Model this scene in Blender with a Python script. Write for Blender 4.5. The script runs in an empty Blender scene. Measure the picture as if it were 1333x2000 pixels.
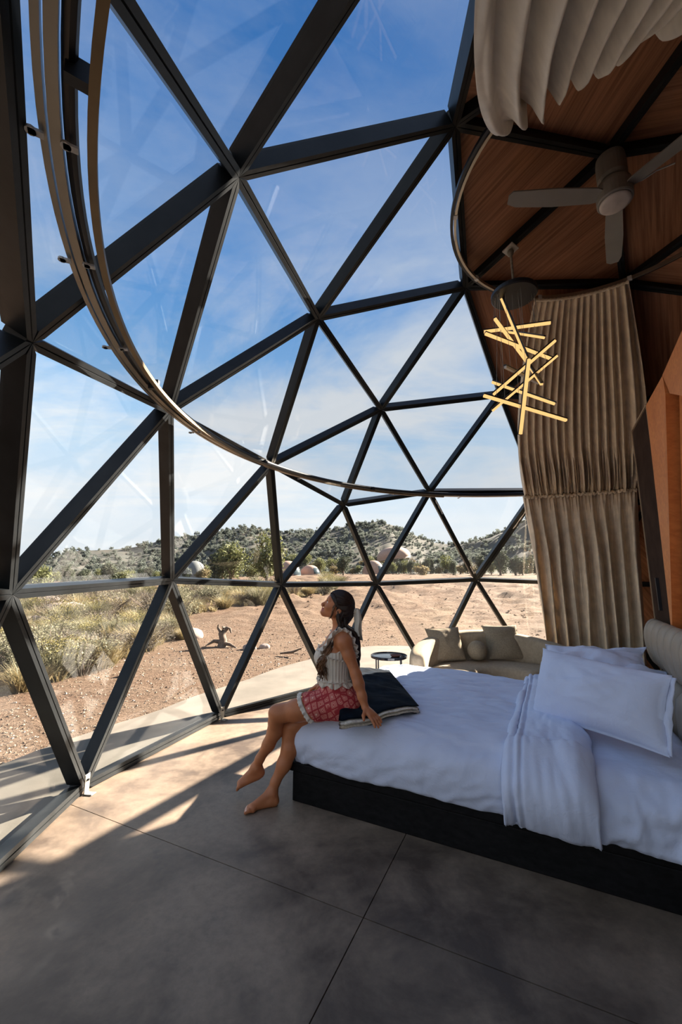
import bpy, bmesh, math, random
import numpy as np
from mathutils import Vector, Matrix
SC = bpy.context.scene
COL = SC.collection
random.seed(7); RNG = np.random.default_rng(7)
R_ = math.radians

# ------------------------------------------------------------------ camera, sky, sun, exposure
EYE = 1.496
cd = bpy.data.cameras.new('camera'); cam = bpy.data.objects.new('camera', cd); COL.objects.link(cam)
cam.location = (0, 0, EYE); cam.rotation_euler = (R_(90 + 9.324), 0, 0)
cd.sensor_fit = 'VERTICAL'; cd.sensor_height = 36.0; cd.lens = 36.0 * 788.26 / 2000
cd.clip_start = 0.05; cd.clip_end = 2000
SC.camera = cam
SC.view_settings.view_transform = 'Standard'; SC.view_settings.look = 'None'
SC.view_settings.gamma = 1; SC.view_settings.use_curve_mapping = False
SC.view_settings.exposure = 0.0
SC.cycles.transparent_max_bounces = 32; SC.cycles.max_bounces = 10; SC.cycles.diffuse_bounces = 6
SC.cycles.use_denoising = True
SC.cycles.sample_clamp_indirect = 6
SUN_AZ, SUN_EL = 51.0, 26.0
SUNV = Vector((math.sin(R_(SUN_AZ)) * math.cos(R_(SUN_EL)), math.cos(R_(SUN_AZ)) * math.cos(R_(SUN_EL)), math.sin(R_(SUN_EL))))
sd = bpy.data.lights.new('sun', 'SUN'); sd.energy = 45; sd.color = (1.0, 0.87, 0.72); sd.angle = R_(0.55)
sun = bpy.data.objects.new('sun', sd); COL.objects.link(sun)
sun.rotation_euler = SUNV.to_track_quat('Z', 'Y').to_euler(); sun.location = SUNV * 60


class NT:
    """small helper around a node tree"""
    def __init__(s, tree): s.t = tree; s.t.nodes.clear()
    def n(s, kind, **kw):
        nd = s.t.nodes.new(kind)
        for k, v in kw.items():
            if k.startswith('i_'):
                key = k[2:]; key = int(key) if key.isdigit() else key.replace('_', ' ')
                nd.inputs[key].default_value = v
            else: setattr(nd, k, v)
        return nd
    def l(s, a, b): s.t.links.new(a, b)
    def math(s, op, a, b=None, clamp=False):
        m = s.n('ShaderNodeMath', operation=op, use_clamp=clamp)
        for i, v in enumerate((a, b)):
            if v is None: continue
            if isinstance(v, (int, float)): m.inputs[i].default_value = v
            else: s.l(v, m.inputs[i])
        return m.outputs[0]
    def ramp(s, fac, stops, interp='LINEAR'):
        r = s.n('ShaderNodeValToRGB'); cr = r.color_ramp; cr.interpolation = interp
        while len(cr.elements) < len(stops): cr.elements.new(0.5)
        for e, (p, c) in zip(cr.elements, stops):
            e.position = p; e.color = (c, c, c, 1) if isinstance(c, (int, float)) else (*c, 1)
        s.l(fac, r.inputs[0]); return r.outputs[0]
    def mix(s, fac, a, b, mode='MIX'):
        m = s.n('ShaderNodeMix', data_type='RGBA', blend_type=mode)
        for i, v in ((0, fac), (6, a), (7, b)):
            if isinstance(v, (int, float)): m.inputs[i].default_value = v
            elif isinstance(v, tuple): m.inputs[i].default_value = (*v, 1)
            else: s.l(v, m.inputs[i])
        return m.outputs[2]
    def noise(s, vec, scale, detail=4, rough=.55, dist=0.0, out=0):
        nz = s.n('ShaderNodeTexNoise'); nz.inputs['Scale'].default_value = scale
        nz.inputs['Detail'].default_value = detail; nz.inputs['Roughness'].default_value = rough
        nz.inputs['Distortion'].default_value = dist
        if vec is not None: s.l(vec, nz.inputs['Vector'])
        return nz.outputs[out]
    def mapping(s, vec, scale=(1, 1, 1), loc=(0, 0, 0), rot=(0, 0, 0)):
        m = s.n('ShaderNodeMapping'); m.inputs['Scale'].default_value = scale
        m.inputs['Location'].default_value = loc; m.inputs['Rotation'].default_value = rot
        s.l(vec, m.inputs['Vector']); return m.outputs[0]


w = bpy.data.worlds.new('sky'); SC.world = w; w.use_nodes = True
T = NT(w.node_tree)
tc = T.n('ShaderNodeTexCoord'); gen = tc.outputs['Generated']
nrm = T.n('ShaderNodeVectorMath', operation='NORMALIZE'); T.l(gen, nrm.inputs[0]); dirv = nrm.outputs[0]
sp = T.n('ShaderNodeSeparateXYZ'); T.l(dirv, sp.inputs[0]); el = sp.outputs[2]
grad = T.ramp(el, [(0.0, (.80, .87, .93)), (.14, (.82, .92, 1.02)), (.30, (.58, .81, 1.04)), (.46, (.29, .59, 1.0)),
                   (.62, (.145, .42, .90)), (.80, (.066, .275, .71)), (1.0, (.035, .175, .53))])
dt = T.n('ShaderNodeVectorMath', operation='DOT_PRODUCT'); T.l(dirv, dt.inputs[0]); dt.inputs[1].default_value = SUNV
glow = T.math('POWER', T.math('MAXIMUM', dt.outputs['Value'], 0.0), 5.0)
# thin high clouds: directions flattened onto a plane overhead, stretched noise
zz = T.math('ADD', T.math('MAXIMUM', el, 0.0), 0.16)
px_ = T.math('DIVIDE', sp.outputs[0], zz); py_ = T.math('DIVIDE', sp.outputs[1], zz)
cb = T.n('ShaderNodeCombineXYZ'); T.l(px_, cb.inputs[0]); T.l(py_, cb.inputs[1])
cv = T.mapping(cb.outputs[0], scale=(.55, 1.0, 1), loc=(3.1, .7, 0), rot=(0, 0, R_(-25)))
c1 = T.noise(cv, 1.25, 9, .62, .5); c2 = T.noise(cv, .55, 3, .5)
cl = T.math('MULTIPLY', T.ramp(c1, [(.38, 0.0), (.57, 1.0)]), T.ramp(c2, [(.34, .10), (.52, 1.0)]))
low = T.ramp(el, [(.02, .6), (.2, 1.0), (.45, .95), (.7, .62), (1, .45)])
sky = T.mix(T.math('MULTIPLY', cl, low), grad, (.98, 1.0, 1.02))
veil = T.math('MULTIPLY', T.math('MULTIPLY', glow, .55), T.ramp(el, [(0, 1), (.75, .5), (1, .4)]))
sky = T.mix(veil, sky, (1.0, 1.0, 1.0))
# below the horizon the sand fills the view
sky = T.mix(T.ramp(el, [(.0, 1.0), (.01, 0.0)]), sky, (.42, .33, .26))
bg = T.n('ShaderNodeBackground'); bg.inputs['Strength'].default_value = 1.0; T.l(sky, bg.inputs[0])
ow = T.n('ShaderNodeOutputWorld'); T.l(bg.outputs[0], ow.inputs[0])

# ------------------------------------------------------------------ materials
MATS = {}
def new_mat(name):
    m = bpy.data.materials.new(name); m.use_nodes = True; MATS[name] = m; return m, NT(m.node_tree)
def cotton(name, col):
    m, t = new_mat(name); b = t.n('ShaderNodeBsdfPrincipled'); o = t.n('ShaderNodeOutputMaterial')
    co = t.n('ShaderNodeTexCoord').outputs['Object']; b.inputs['Base Color'].default_value = (*col, 1); b.inputs['Roughness'].default_value = .8
    b.inputs['Specular IOR Level'].default_value = .2; b.inputs['Sheen Weight'].default_value = .1
    r1 = t.math('ABSOLUTE', t.math('SUBTRACT', t.noise(t.mapping(co, scale=(1, 1.5, 1)), 3.2, 5, .62, 1.6), .5)); r2 = t.math('ABSOLUTE', t.math('SUBTRACT', t.noise(co, 13, 3, .6, .8), .5))
    h = t.math('ADD', t.math('MULTIPLY', r1, 1.0), t.math('MULTIPLY', r2, .35)); bp = t.n('ShaderNodeBump'); bp.inputs['Strength'].default_value = .32; bp.inputs['Distance'].default_value = .026
    t.l(h, bp.inputs['Height']); t.l(bp.outputs[0], b.inputs['Normal']); t.l(b.outputs[0], o.inputs[0]); return m
def pbr(name, col, rough=.6, metal=0.0, var=.12, vscale=6.0, bump=0.0, bscale=60.0, spec=.5, stretch=(1, 1, 1), sheen=0.0,
        col2=None, detail=4, subsurf=0.0, transl=0.0, bdist=.004):
    m, t = new_mat(name)
    b = t.n('ShaderNodeBsdfPrincipled'); o = t.n('ShaderNodeOutputMaterial')
    co = t.mapping(t.n('ShaderNodeTexCoord').outputs['Object'], scale=stretch)
    c2 = col2 or tuple(c * (1 - var * 2) for c in col); c1 = col if col2 else tuple(min(1, c * (1 + var)) for c in col)
    f = t.ramp(t.noise(co, vscale, detail), [(.3, 0.0), (.7, 1.0)])
    t.l(t.mix(f, c2, c1), b.inputs['Base Color'])
    b.inputs['Roughness'].default_value = rough; b.inputs['Metallic'].default_value = metal
    b.inputs['Specular IOR Level'].default_value = spec
    if sheen: b.inputs['Sheen Weight'].default_value = sheen
    if subsurf:
        b.inputs['Subsurface Weight'].default_value = subsurf; b.inputs['Subsurface Radius'].default_value = (.012, .005, .003)
    if bump:
        bp = t.n('ShaderNodeBump'); bp.inputs['Strength'].default_value = bump; bp.inputs['Distance'].default_value = bdist
        t.l(t.noise(co, bscale, 4), bp.inputs['Height']); t.l(bp.outputs[0], b.inputs['Normal'])
    if transl:
        tr = t.n('ShaderNodeBsdfTranslucent'); t.l(t.mix(f, c2, c1), tr.inputs[0])
        mx = t.n('ShaderNodeMixShader'); mx.inputs[0].default_value = transl
        t.l(b.outputs[0], mx.inputs[1]); t.l(tr.outputs[0], mx.inputs[2]); t.l(mx.outputs[0], o.inputs[0])
    else: t.l(b.outputs[0], o.inputs[0])
    return m

steel = pbr('dark_steel', (.013, .0145, .0155), .40, 0.0, .25, 5, .15, 25, .24)
def wood(name, c1, c2, rough=.5, sc=1.0, spec=.35):
    m, t = new_mat(name)
    b = t.n('ShaderNodeBsdfPrincipled'); o = t.n('ShaderNodeOutputMaterial')
    co = t.n('ShaderNodeTexCoord').outputs['Object']
    g = t.noise(t.mapping(co, scale=(.8 * sc, 26 * sc, 26 * sc)), 1.6, 6, .62, .3)
    g2 = t.noise(t.mapping(co, scale=(.5 * sc, 6 * sc, 6 * sc)), 1.0, 3)
    f = t.math('ADD', t.math('MULTIPLY', g, .7), t.math('MULTIPLY', g2, .3))
    col = t.mix(t.ramp(f, [(.36, 0.0), (.62, 1.0)]), c2, c1)
    t.l(col, b.inputs['Base Color']); b.inputs['Roughness'].default_value = rough
    b.inputs['Specular IOR Level'].default_value = spec
    bp = t.n('ShaderNodeBump'); bp.inputs['Strength'].default_value = .2; bp.inputs['Distance'].default_value = .003
    t.l(g, bp.inputs['Height']); t.l(bp.outputs[0], b.inputs['Normal'])
    t.l(b.outputs[0], o.inputs[0]); return m
walnut = wood('walnut_veneer', (.42, .19, .098), (.17, .070, .033))
orange_wood = wood('warm_cherry_veneer', (.70, .26, .075), (.54, .175, .05), .45, .8)
black_wood = wood('black_stained_wood', (.012, .011, .012), (.005, .005, .005), .6, 1.0, .12)

def glass(name, tint, dust, ior=1.38, transl=.5):
    """thin pane: clear see-through, a Fresnel reflection and a little dust that catches the light"""
    m, t = new_mat(name)
    o = t.n('ShaderNodeOutputMaterial'); tr = t.n('ShaderNodeBsdfTransparent'); tr.inputs[0].default_value = (*tint, 1)
    gl = t.n('ShaderNodeBsdfGlossy'); gl.inputs['Roughness'].default_value = .02
    lw = t.n('ShaderNodeLayerWeight'); lw.inputs[0].default_value = .5
    f0 = ((ior - 1) / (ior + 1)) ** 2
    fr = t.math('ADD', t.math('MULTIPLY', t.math('POWER', lw.outputs['Facing'], 5.0), (1 - f0) * .7), f0)   # Schlick, the same from both sides
    m1 = t.n('ShaderNodeMixShader'); t.l(fr, m1.inputs[0]); t.l(tr.outputs[0], m1.inputs[1]); t.l(gl.outputs[0], m1.inputs[2])
    df = t.n('ShaderNodeBsdfDiffuse'); df.inputs[0].default_value = (.8, .8, .8, 1)
    tl = t.n('ShaderNodeBsdfTranslucent'); tl.inputs[0].default_value = (.85, .85, .85, 1)
    m2 = t.n('ShaderNodeMixShader'); m2.inputs[0].default_value = transl; t.l(df.outputs[0], m2.inputs[1]); t.l(tl.outputs[0], m2.inputs[2])
    co = t.n('ShaderNodeTexCoord').outputs['Object']
    d = t.math('MULTIPLY', t.ramp(t.noise(t.mapping(co, scale=(1, 1, .5)), 1.7, 5, .6, .8), [(.35, .25), (.8, 1.6)]), dust)
    m3 = t.n('ShaderNodeMixShader'); t.l(d, m3.inputs[0]); t.l(m1.outputs[0], m3.inputs[1]); t.l(m2.outputs[0], m3.inputs[2])
    t.l(m3.outputs[0], o.inputs[0]); return m
pane_low = glass('clear_pane', (.972, .982, .982), .006)
pane_high = glass('tinted_roof_pane', (.82, .84, .86), .005, 1.3)

fabric_curtain = pbr('taupe_curtain_linen', (.78, .65, .475), .65, 0, .10, 9, .25, 420, .35, sheen=.25, transl=.06, bdist=.001)
fabric_swag = pbr('grey_curtain_linen', (.74, .70, .62), .7, 0, .08, 9, .25, 420, .3, sheen=.25, transl=.06, bdist=.001)
white_cotton = cotton('white_cotton', (.60, .66, .84))
sofa_fab = pbr('beige_boucle', (.38, .305, .21), .9, 0, .08, 30, .5, 350, .2, bdist=.002)
cushion_fab = pbr('dark_beige_linen', (.29, .235, .16), .9, 0, .10, 60, .5, 400, .2, bdist=.002)
leather = pbr('greige_upholstery', (.34, .28, .215), .5, 0, .06, 8, .12, 160, .4)
navy = pbr('navy_plush', (.0055, .0105, .019), .9, 0, .3, 9, .3, 90, .06, bdist=.004)
sherpa = pbr('cream_sherpa', (.86, .81, .70), .95, 0, .15, 60, 1.0, 160, .1, bdist=.006)
alu = pbr('satin_taupe_aluminium', (.40, .345, .28), .32, .75, .06, 4)
white_plastic = pbr('white_plastic', (.62, .60, .57), .45, 0, .04)
fan_grey = pbr('grey_fan_enamel', (.27, .265, .245), .5, 0, .05)
galv = pbr('galvanised_plate', (.30, .28, .24), .5, .2, .18, 30)
rail_brown = pbr('bronze_rail', (.22, .155, .085), .4, .5, .1)
soft_black = pbr('soft_black_metal', (.010, .012, .018), .42, 0, .1)

def emit(name, col, strength):
    m, t = new_mat(name); e = t.n('ShaderNodeEmission'); e.inputs[0].default_value = (*col, 1); e.inputs[1].default_value = strength
    o = t.n('ShaderNodeOutputMaterial'); t.l(e.outputs[0], o.inputs[0]); return m
led = emit('warm_led_diffuser', (1.0, .60, .22), 1.15)

# floor: sealed, mottled concrete
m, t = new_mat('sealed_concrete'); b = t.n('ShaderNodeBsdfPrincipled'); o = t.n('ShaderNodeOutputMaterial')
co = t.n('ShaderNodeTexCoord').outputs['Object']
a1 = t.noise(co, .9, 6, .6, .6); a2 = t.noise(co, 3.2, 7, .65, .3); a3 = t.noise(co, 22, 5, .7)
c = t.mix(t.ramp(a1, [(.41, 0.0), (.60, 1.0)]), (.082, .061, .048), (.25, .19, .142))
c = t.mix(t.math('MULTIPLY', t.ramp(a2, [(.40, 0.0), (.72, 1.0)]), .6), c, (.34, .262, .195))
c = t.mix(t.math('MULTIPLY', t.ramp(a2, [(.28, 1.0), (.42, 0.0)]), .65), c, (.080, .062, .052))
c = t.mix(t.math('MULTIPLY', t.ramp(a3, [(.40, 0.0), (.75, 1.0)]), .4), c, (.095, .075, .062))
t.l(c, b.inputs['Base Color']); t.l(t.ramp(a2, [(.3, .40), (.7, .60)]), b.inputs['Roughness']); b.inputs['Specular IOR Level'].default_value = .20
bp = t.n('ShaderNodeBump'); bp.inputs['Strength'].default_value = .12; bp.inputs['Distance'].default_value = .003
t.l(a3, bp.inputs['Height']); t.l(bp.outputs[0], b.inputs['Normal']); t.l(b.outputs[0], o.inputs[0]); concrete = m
pad_conc = pbr('pale_outdoor_concrete', (.150, .133, .112), .85, 0, .12, 2.2, .2, 60, .2)

# desert soil
m, t = new_mat('desert_soil'); b = t.n('ShaderNodeBsdfPrincipled'); o = t.n('ShaderNodeOutputMaterial')
co = t.n('ShaderNodeTexCoord').outputs['Object']
s1 = t.noise(co, .25, 7, .65); s2 = t.noise(t.mapping(co, scale=(.6, 1.2, 1)), 1.2, 9, .72); s3 = t.noise(co, 14, 6, .75)
c = t.mix(t.ramp(s1, [(.35, 0.0), (.65, 1.0)]), (.122, .076, .051), (.158, .108, .075))
c = t.mix(t.math('MULTIPLY', t.ramp(s2, [(.42, 0.0), (.68, 1.0)]), .6), c, (.19, .14, .102))
c = t.mix(t.math('MULTIPLY', t.ramp(s3, [(.50, 0.0), (.64, 1.0)]), .75), c, (.055, .036, .024))
c = t.mix(t.math('MULTIPLY', t.ramp(s3, [(.30, 1.0), (.42, 0.0)]), .5), c, (.235, .19, .155))
t.l(c, b.inputs['Base Color']); b.inputs['Roughness'].default_value = .95; b.inputs['Specular IOR Level'].default_value = .1
bp = t.n('ShaderNodeBump'); bp.inputs['Strength'].default_value = 1.0; bp.inputs['Distance'].default_value = .16
t.l(t.math('ADD', s2, t.math('MULTIPLY', s3, .3)), bp.inputs['Height']); t.l(bp.outputs[0], b.inputs['Normal']); t.l(b.outputs[0], o.inputs[0]); soil = m
# scrub covered hill side
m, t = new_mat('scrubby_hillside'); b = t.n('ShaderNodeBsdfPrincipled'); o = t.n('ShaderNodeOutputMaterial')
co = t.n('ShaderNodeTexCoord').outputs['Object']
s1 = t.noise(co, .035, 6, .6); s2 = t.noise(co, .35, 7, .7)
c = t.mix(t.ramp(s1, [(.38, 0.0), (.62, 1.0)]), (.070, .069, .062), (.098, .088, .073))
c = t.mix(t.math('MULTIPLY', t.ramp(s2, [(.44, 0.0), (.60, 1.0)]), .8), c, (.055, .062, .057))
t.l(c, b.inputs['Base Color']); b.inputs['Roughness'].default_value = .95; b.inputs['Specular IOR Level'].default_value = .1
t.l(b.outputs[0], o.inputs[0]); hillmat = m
leaf_sage = pbr('sage_leaves', (.185, .175, .11), .8, 0, .25, 8, transl=.3)
leaf_straw = pbr('straw_grass', (.29, .232, .12), .8, 0, .2, 8, transl=.3)
leaf_yellow = pbr('yellow_rabbitbrush', (.20, .17, .055), .8, 0, .2, 8, transl=.3)
leaf_grey = pbr('grey_brush', (.135, .118, .098), .85, 0, .2, 8, transl=.2)
leaf_dark = pbr('juniper_needles', (.065, .080, .045), .8, 0, .3, 2.5, transl=.15)
leaf_hill = pbr('hazed_hill_scrub', (.125, .142, .122), .9, 0, .3, .3, transl=.4)  # distance haze put into the leaf colour, paler and bluer
leaf_green = pbr('green_tree_leaves', (.15, .16, .06), .8, 0, .3, 2.5, transl=.25)
leaf_tan = pbr('autumn_tan_leaves', (.25, .20, .10), .8, 0, .2, 2.5, transl=.25)
bark = pbr('grey_bark', (.13, .095, .07), .9, 0, .25, 30)
stone_pale = pbr('pale_pinkish_stone', (.27, .22, .195), .9, 0, .15, 4, .4, 25, .2)
stone_mix = pbr('mixed_gravel_stone', (.56, .44, .33), .9, 0, .3, 9)
dome_pink = pbr('pink_dome_shell', (.31, .20, .15), .8, 0, .06, 1.5)
dome_grey = pbr('grey_dome_shell', (.13, .14, .14), .8, 0, .06, 1.5)
dome_glass = pbr('dark_dome_glazing', (.05, .07, .08), .15, 0, .1)

# ------------------------------------------------------------------ object helpers
ORG = {}
def tag(o, label=None, cat=None, group=None, kind=None):
    if label: o['label'] = label
    if cat: o['category'] = cat
    if group: o['group'] = group
    if kind: o['kind'] = kind
    return o
def empty(name, loc=(0, 0, 0), label=None, cat=None, group=None, kind=None):
    o = bpy.data.objects.new(name, None); COL.objects.link(o); o.location = loc; o.empty_display_size = .1
    ORG[o.name] = np.array(loc, float); return tag(o, label, cat, group, kind)
def mk(name, v, f, mat, parent=None, smooth=False, loc=None, kind=None):
    """one mesh object from WORLD coordinates; its origin is its parent's, or loc"""
    v = np.asarray(v, float)
    org = ORG[parent.name] if parent else np.zeros(3)
    base = np.array(loc, float) if loc is not None else org
    me = bpy.data.meshes.new(name); me.from_pydata((v - base).tolist(), [], [tuple(int(i) for i in q) for q in f]); me.validate()
    if mat: me.materials.append(mat)
    if smooth: me.polygons.foreach_set('use_smooth', [True] * len(me.polygons))
    o = bpy.data.objects.new(name, me); COL.objects.link(o)
    if parent: o.parent = parent
    o.location = base - org; ORG[o.name] = base
    if kind: o['kind'] = kind
    return o
def fix_normals(o):
    bm = bmesh.new(); bm.from_mesh(o.data); bmesh.ops.recalc_face_normals(bm, faces=bm.faces); bm.to_mesh(o.data); bm.free(); return o
def bevel(o, w=.01, seg=2):
    md = o.modifiers.new('bevel', 'BEVEL'); md.width = w; md.segments = seg; md.limit_method = 'ANGLE'; return o
def subsurf(o, n=1):
    md = o.modifiers.new('sub', 'SUBSURF'); md.levels = n; md.render_levels = n; return o
def solid(o, th, off=0):
    md = o.modifiers.new('thick', 'SOLIDIFY'); md.thickness = th; md.offset = off; return o
def box_vf(c, ax, ay, az):
    c = np.array(c, float); ax, ay, az = (np.array(q, float) for q in (ax, ay, az))
    v = [c + sx * ax + sy * ay + sz * az for sx in (-1, 1) for sy in (-1, 1) for sz in (-1, 1)]
    return v, [(0, 1, 3, 2), (4, 6, 7, 5), (0, 4, 5, 1), (2, 3, 7, 6), (0, 2, 6, 4), (1, 5, 7, 3)]
def grid_faces(nu, nv, cu=False, cv=False):
    f = []
    for i in range(nu if cu else nu - 1):
        for j in range(nv if cv else nv - 1):
            a, b2 = i, (i + 1) % nu; c, d = j, (j + 1) % nv
            f.append((a * nv + c, b2 * nv + c, b2 * nv + d, a * nv + d))
    return f
def tube_vf(pts, rad, n=8, cap=True, closed=False):
    pts = np.array(pts, float); k = len(pts); rad = np.broadcast_to(np.array(rad, float), (k,))
    v = []; up = np.array([0, 0, 1.0])
    for i in range(k):
        if closed: t = pts[(i + 1) % k] - pts[i - 1]
        else: t = pts[min(i + 1, k - 1)] - pts[max(i - 1, 0)]
        t = t / (np.linalg.norm(t) + 1e-12)
        u = up if abs(t @ up) < .95 else np.array([1.0, 0, 0])
        s = np.cross(t, u); s /= np.linalg.norm(s); q = np.cross(s, t)
        for j in range(n):
            a = 2 * math.pi * j / n; v.append(pts[i] + rad[i] * (math.cos(a) * s + math.sin(a) * q))
    f = grid_faces(k, n, closed, True)
    if cap and not closed: f += [tuple(range(n))[::-1], tuple(range((k - 1) * n, k * n))]
    return v, f
def lathe_vf(prof, c, n=32, axis=None):
    """prof: (radius, height) pairs turned about the vertical through c"""
    v = []
    for r, z in prof:
        for j in range(n):
            a = 2 * math.pi * j / n; v.append((c[0] + r * math.cos(a), c[1] + r * math.sin(a), c[2] + z))
    return v, grid_faces(len(prof), n, False, True) + [tuple(range(n))[::-1], tuple(range((len(prof) - 1) * n, len(prof) * n))]
def sweep_ring(c, r, z, a0, a1, n, prof):
    """prof (dr, dz) cross-section swept about the vertical axis at c from angle a0 to a1 (degrees)"""
    v = []; k = len(prof)
    for i in range(n + 1):
        a = R_(a0 + (a1 - a0) * i / n)
        for dr, dz in prof: v.append((c[0] + (r + dr) * math.cos(a), c[1] + (r + dr) * math.sin(a), z + dz))
    f = grid_faces(n + 1, k, False, True) + [tuple(range(k))[::-1], tuple(range(n * k, (n + 1) * k))]
    return v, f
def merge(*vfs):
    V, F = [], []
    for v, f in vfs:
        o = len(V); V += [tuple(q) for q in v]; F += [tuple(i + o for i in q) for q in f]
    return V, F
# vectorised value noise
def _h(ix, iy, s):
    h = (ix.astype(np.int64) * 374761393 + iy.astype(np.int64) * 668265263 + s * 974634541) & 0xffffffff
    h = ((h ^ (h >> 13)) * 1274126177) & 0xffffffff
    return ((h ^ (h >> 16)) & 0xffff) / 65535.0
def vnoise(x, y, s=0):
    x = np.asarray(x, float); y = np.asarray(y, float); ix, iy = np.floor(x), np.floor(y); fx, fy = x - ix, y - iy
    fx = fx * fx * (3 - 2 * fx); fy = fy * fy * (3 - 2 * fy)
    a, b_, c_, d = _h(ix, iy, s), _h(ix + 1, iy, s), _h(ix, iy + 1, s), _h(ix + 1, iy + 1, s)
    return (a * (1 - fx) + b_ * fx) * (1 - fy) + (c_ * (1 - fx) + d * fx) * fy - .5
def fbm(x, y, o=4, s=0, g=.5):
    t, a = 0, 1.0
    for i in range(o): t = t + a * vnoise(np.asarray(x) * 2 ** i, np.asarray(y) * 2 ** i, s + i); a *= g
    return t
def nrm_(v): v = np.asarray(v, float); return v / (np.linalg.norm(v) + 1e-12)

# ------------------------------------------------------------------ the geodesic dome (3-frequency icosahedron, radius 4 m)
DR = 4.0; DC = np.array([2.0823, 2.6398, .72])
def dome_mesh():
    zl, rl = 1 / 5 ** .5, 2 / 5 ** .5
    up = [np.array([rl * math.cos(2 * math.pi * k / 5), rl * math.sin(2 * math.pi * k / 5), zl]) for k in range(5)]
    lo = [np.array([rl * math.cos(2 * math.pi * (k + .5) / 5), rl * math.sin(2 * math.pi * (k + .5) / 5), -zl]) for k in range(5)]
    V = [np.array([0, 0, 1.0])] + up + lo + [np.array([0, 0, -1.0])]
    N = []
    def idx(v):
        for i, q in enumerate(N):
            if np.linalg.norm(v - q) < 1e-6: return i
        N.append(v); return len(N) - 1
    F = []
    for a in range(12):
        for b_ in range(a + 1, 12):
            for c_ in range(b_ + 1, 12):
                if all(abs(np.dot(V[i], V[j]) - zl) < 1e-6 for i, j in ((a, b_), (b_, c_), (a, c_))):
                    g = {}
                    for i in range(4):
                        for j in range(4 - i): g[i, j] = idx(nrm_((V[a] * i + V[b_] * j + V[c_] * (3 - i - j)) / 3))
                    for i in range(3):
                        for j in range(3 - i):
                            F.append((g[i, j], g[i + 1, j], g[i, j + 1]))
                            if i + j < 2: F.append((g[i + 1, j], g[i, j + 1], g[i + 1, j + 1]))
    return np.array(N), [f for f in F if min(N[i][2] for i in f) > -.25]
DN, DF = dome_mesh()
_y = -1.86064417; _r2 = np.array([math.sin(_y), -math.cos(_y)]); _f2 = np.array([math.cos(_y), math.sin(_y)])
WN = np.stack([DN[:, :2] @ _r2 * DR, DN[:, :2] @ _f2 * DR, DN[:, 2] * DR], 1) + DC
for i in range(len(WN)):
    if -.2 < DN[i][2] < -.1: WN[i][2] = .035
RAD = (WN - DC) / np.linalg.norm(WN - DC, axis=1)[:, None]
border = [32, 33, 1, 5, 8, 15, 30, 29, 69, 67]
bset = {tuple(sorted(q)) for q in zip(border, border[1:])}
def fedges(f): return [tuple(sorted(q)) for q in ((f[0], f[1]), (f[1], f[2]), (f[0], f[2]))]
e2f = {}
for k, f in enumerate(DF):
    for e in fedges(f): e2f.setdefault(e, []).append(k)
start = next(k for k, f in enumerate(DF) if set(f) == {11, 12, 14})
GL = {start}; todo = [start]
while todo:
    k = todo.pop()
    for e in fedges(DF[k]):
        if e in bset: continue
        for q in e2f[e]:
            if q not in GL: GL.add(q); todo.append(q)

wall_front = empty('wall_front', tuple(DC * [1, 1, 0]), kind='structure')
ceiling = empty('ceiling', tuple(DC * [1, 1, 0]), kind='structure')
def strut(i, j, w=.029, D=.105):
    a, b_ = WN[i], WN[j]; t = b_ - a; L = np.linalg.norm(t); t /= L
    n = (a + b_) / 2 - DC; n -= (n @ t) * t; n = nrm_(n); s = np.cross(t, n)
    e = w / math.tan(R_(30)) * 1.02
    prof = [(-w, 0), (-.0035, 0), (0, .006), (.0035, 0), (w, 0), (w, D), (-w, D)]
    v = []
    for d, sc in ((.003, .02), (e, 1), (L - e, 1), (L - .003, .02)):
        for so, no in prof: v.append(a + t * d + s * so * sc * (1 if abs(so) < .003 else 1) + n * no)
    f = grid_faces(4, 7, False, True) + [tuple(range(7))[::-1], tuple(range(21, 28))]
    own = wall_front if any(k in GL for k in e2f[tuple(sorted((i, j)))]) else ceiling
    return fix_normals(mk('strut', v, f, steel, own))
for e in sorted(e2f):
    strut(*e, w=.046 if e == (29, 68) else .029)
for i in sorted({q for e in e2f for q in e}):      # a short hub closes each joint
    r = RAD[i]; s = nrm_(np.cross(r, [0, .1, 1])); q = np.cross(r, s); v = []
    for d, w_ in ((.010, .030), (.104, .034)):
        for j in range(8): a = 2 * math.pi * j / 8; v.append(WN[i] + r * d + s * w_ * math.cos(a) + q * w_ * math.sin(a))
    own = wall_front if any(i in DF[k] for k in GL) else ceiling
    fix_normals(mk('hub', v, grid_faces(2, 8, False, True) + [tuple(range(8))[::-1], tuple(range(8, 16))], steel, own))
def tri_prism(f, r0, r1, gap):
    P = WN[list(f)]; c_ = P.mean(0); n = nrm_(np.cross(P[1] - P[0], P[2] - P[0])); n = n if n @ (c_ - DC) > 0 else -n
    # inset the triangle, keep it planar
    Q = c_ + (P - c_) * (1 - gap)
    return np.concatenate([Q + n * r0, Q + n * r1]), [(0, 1, 2), (5, 4, 3), (0, 3, 4, 1), (1, 4, 5, 2), (2, 5, 3, 0)], c_, n
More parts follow.
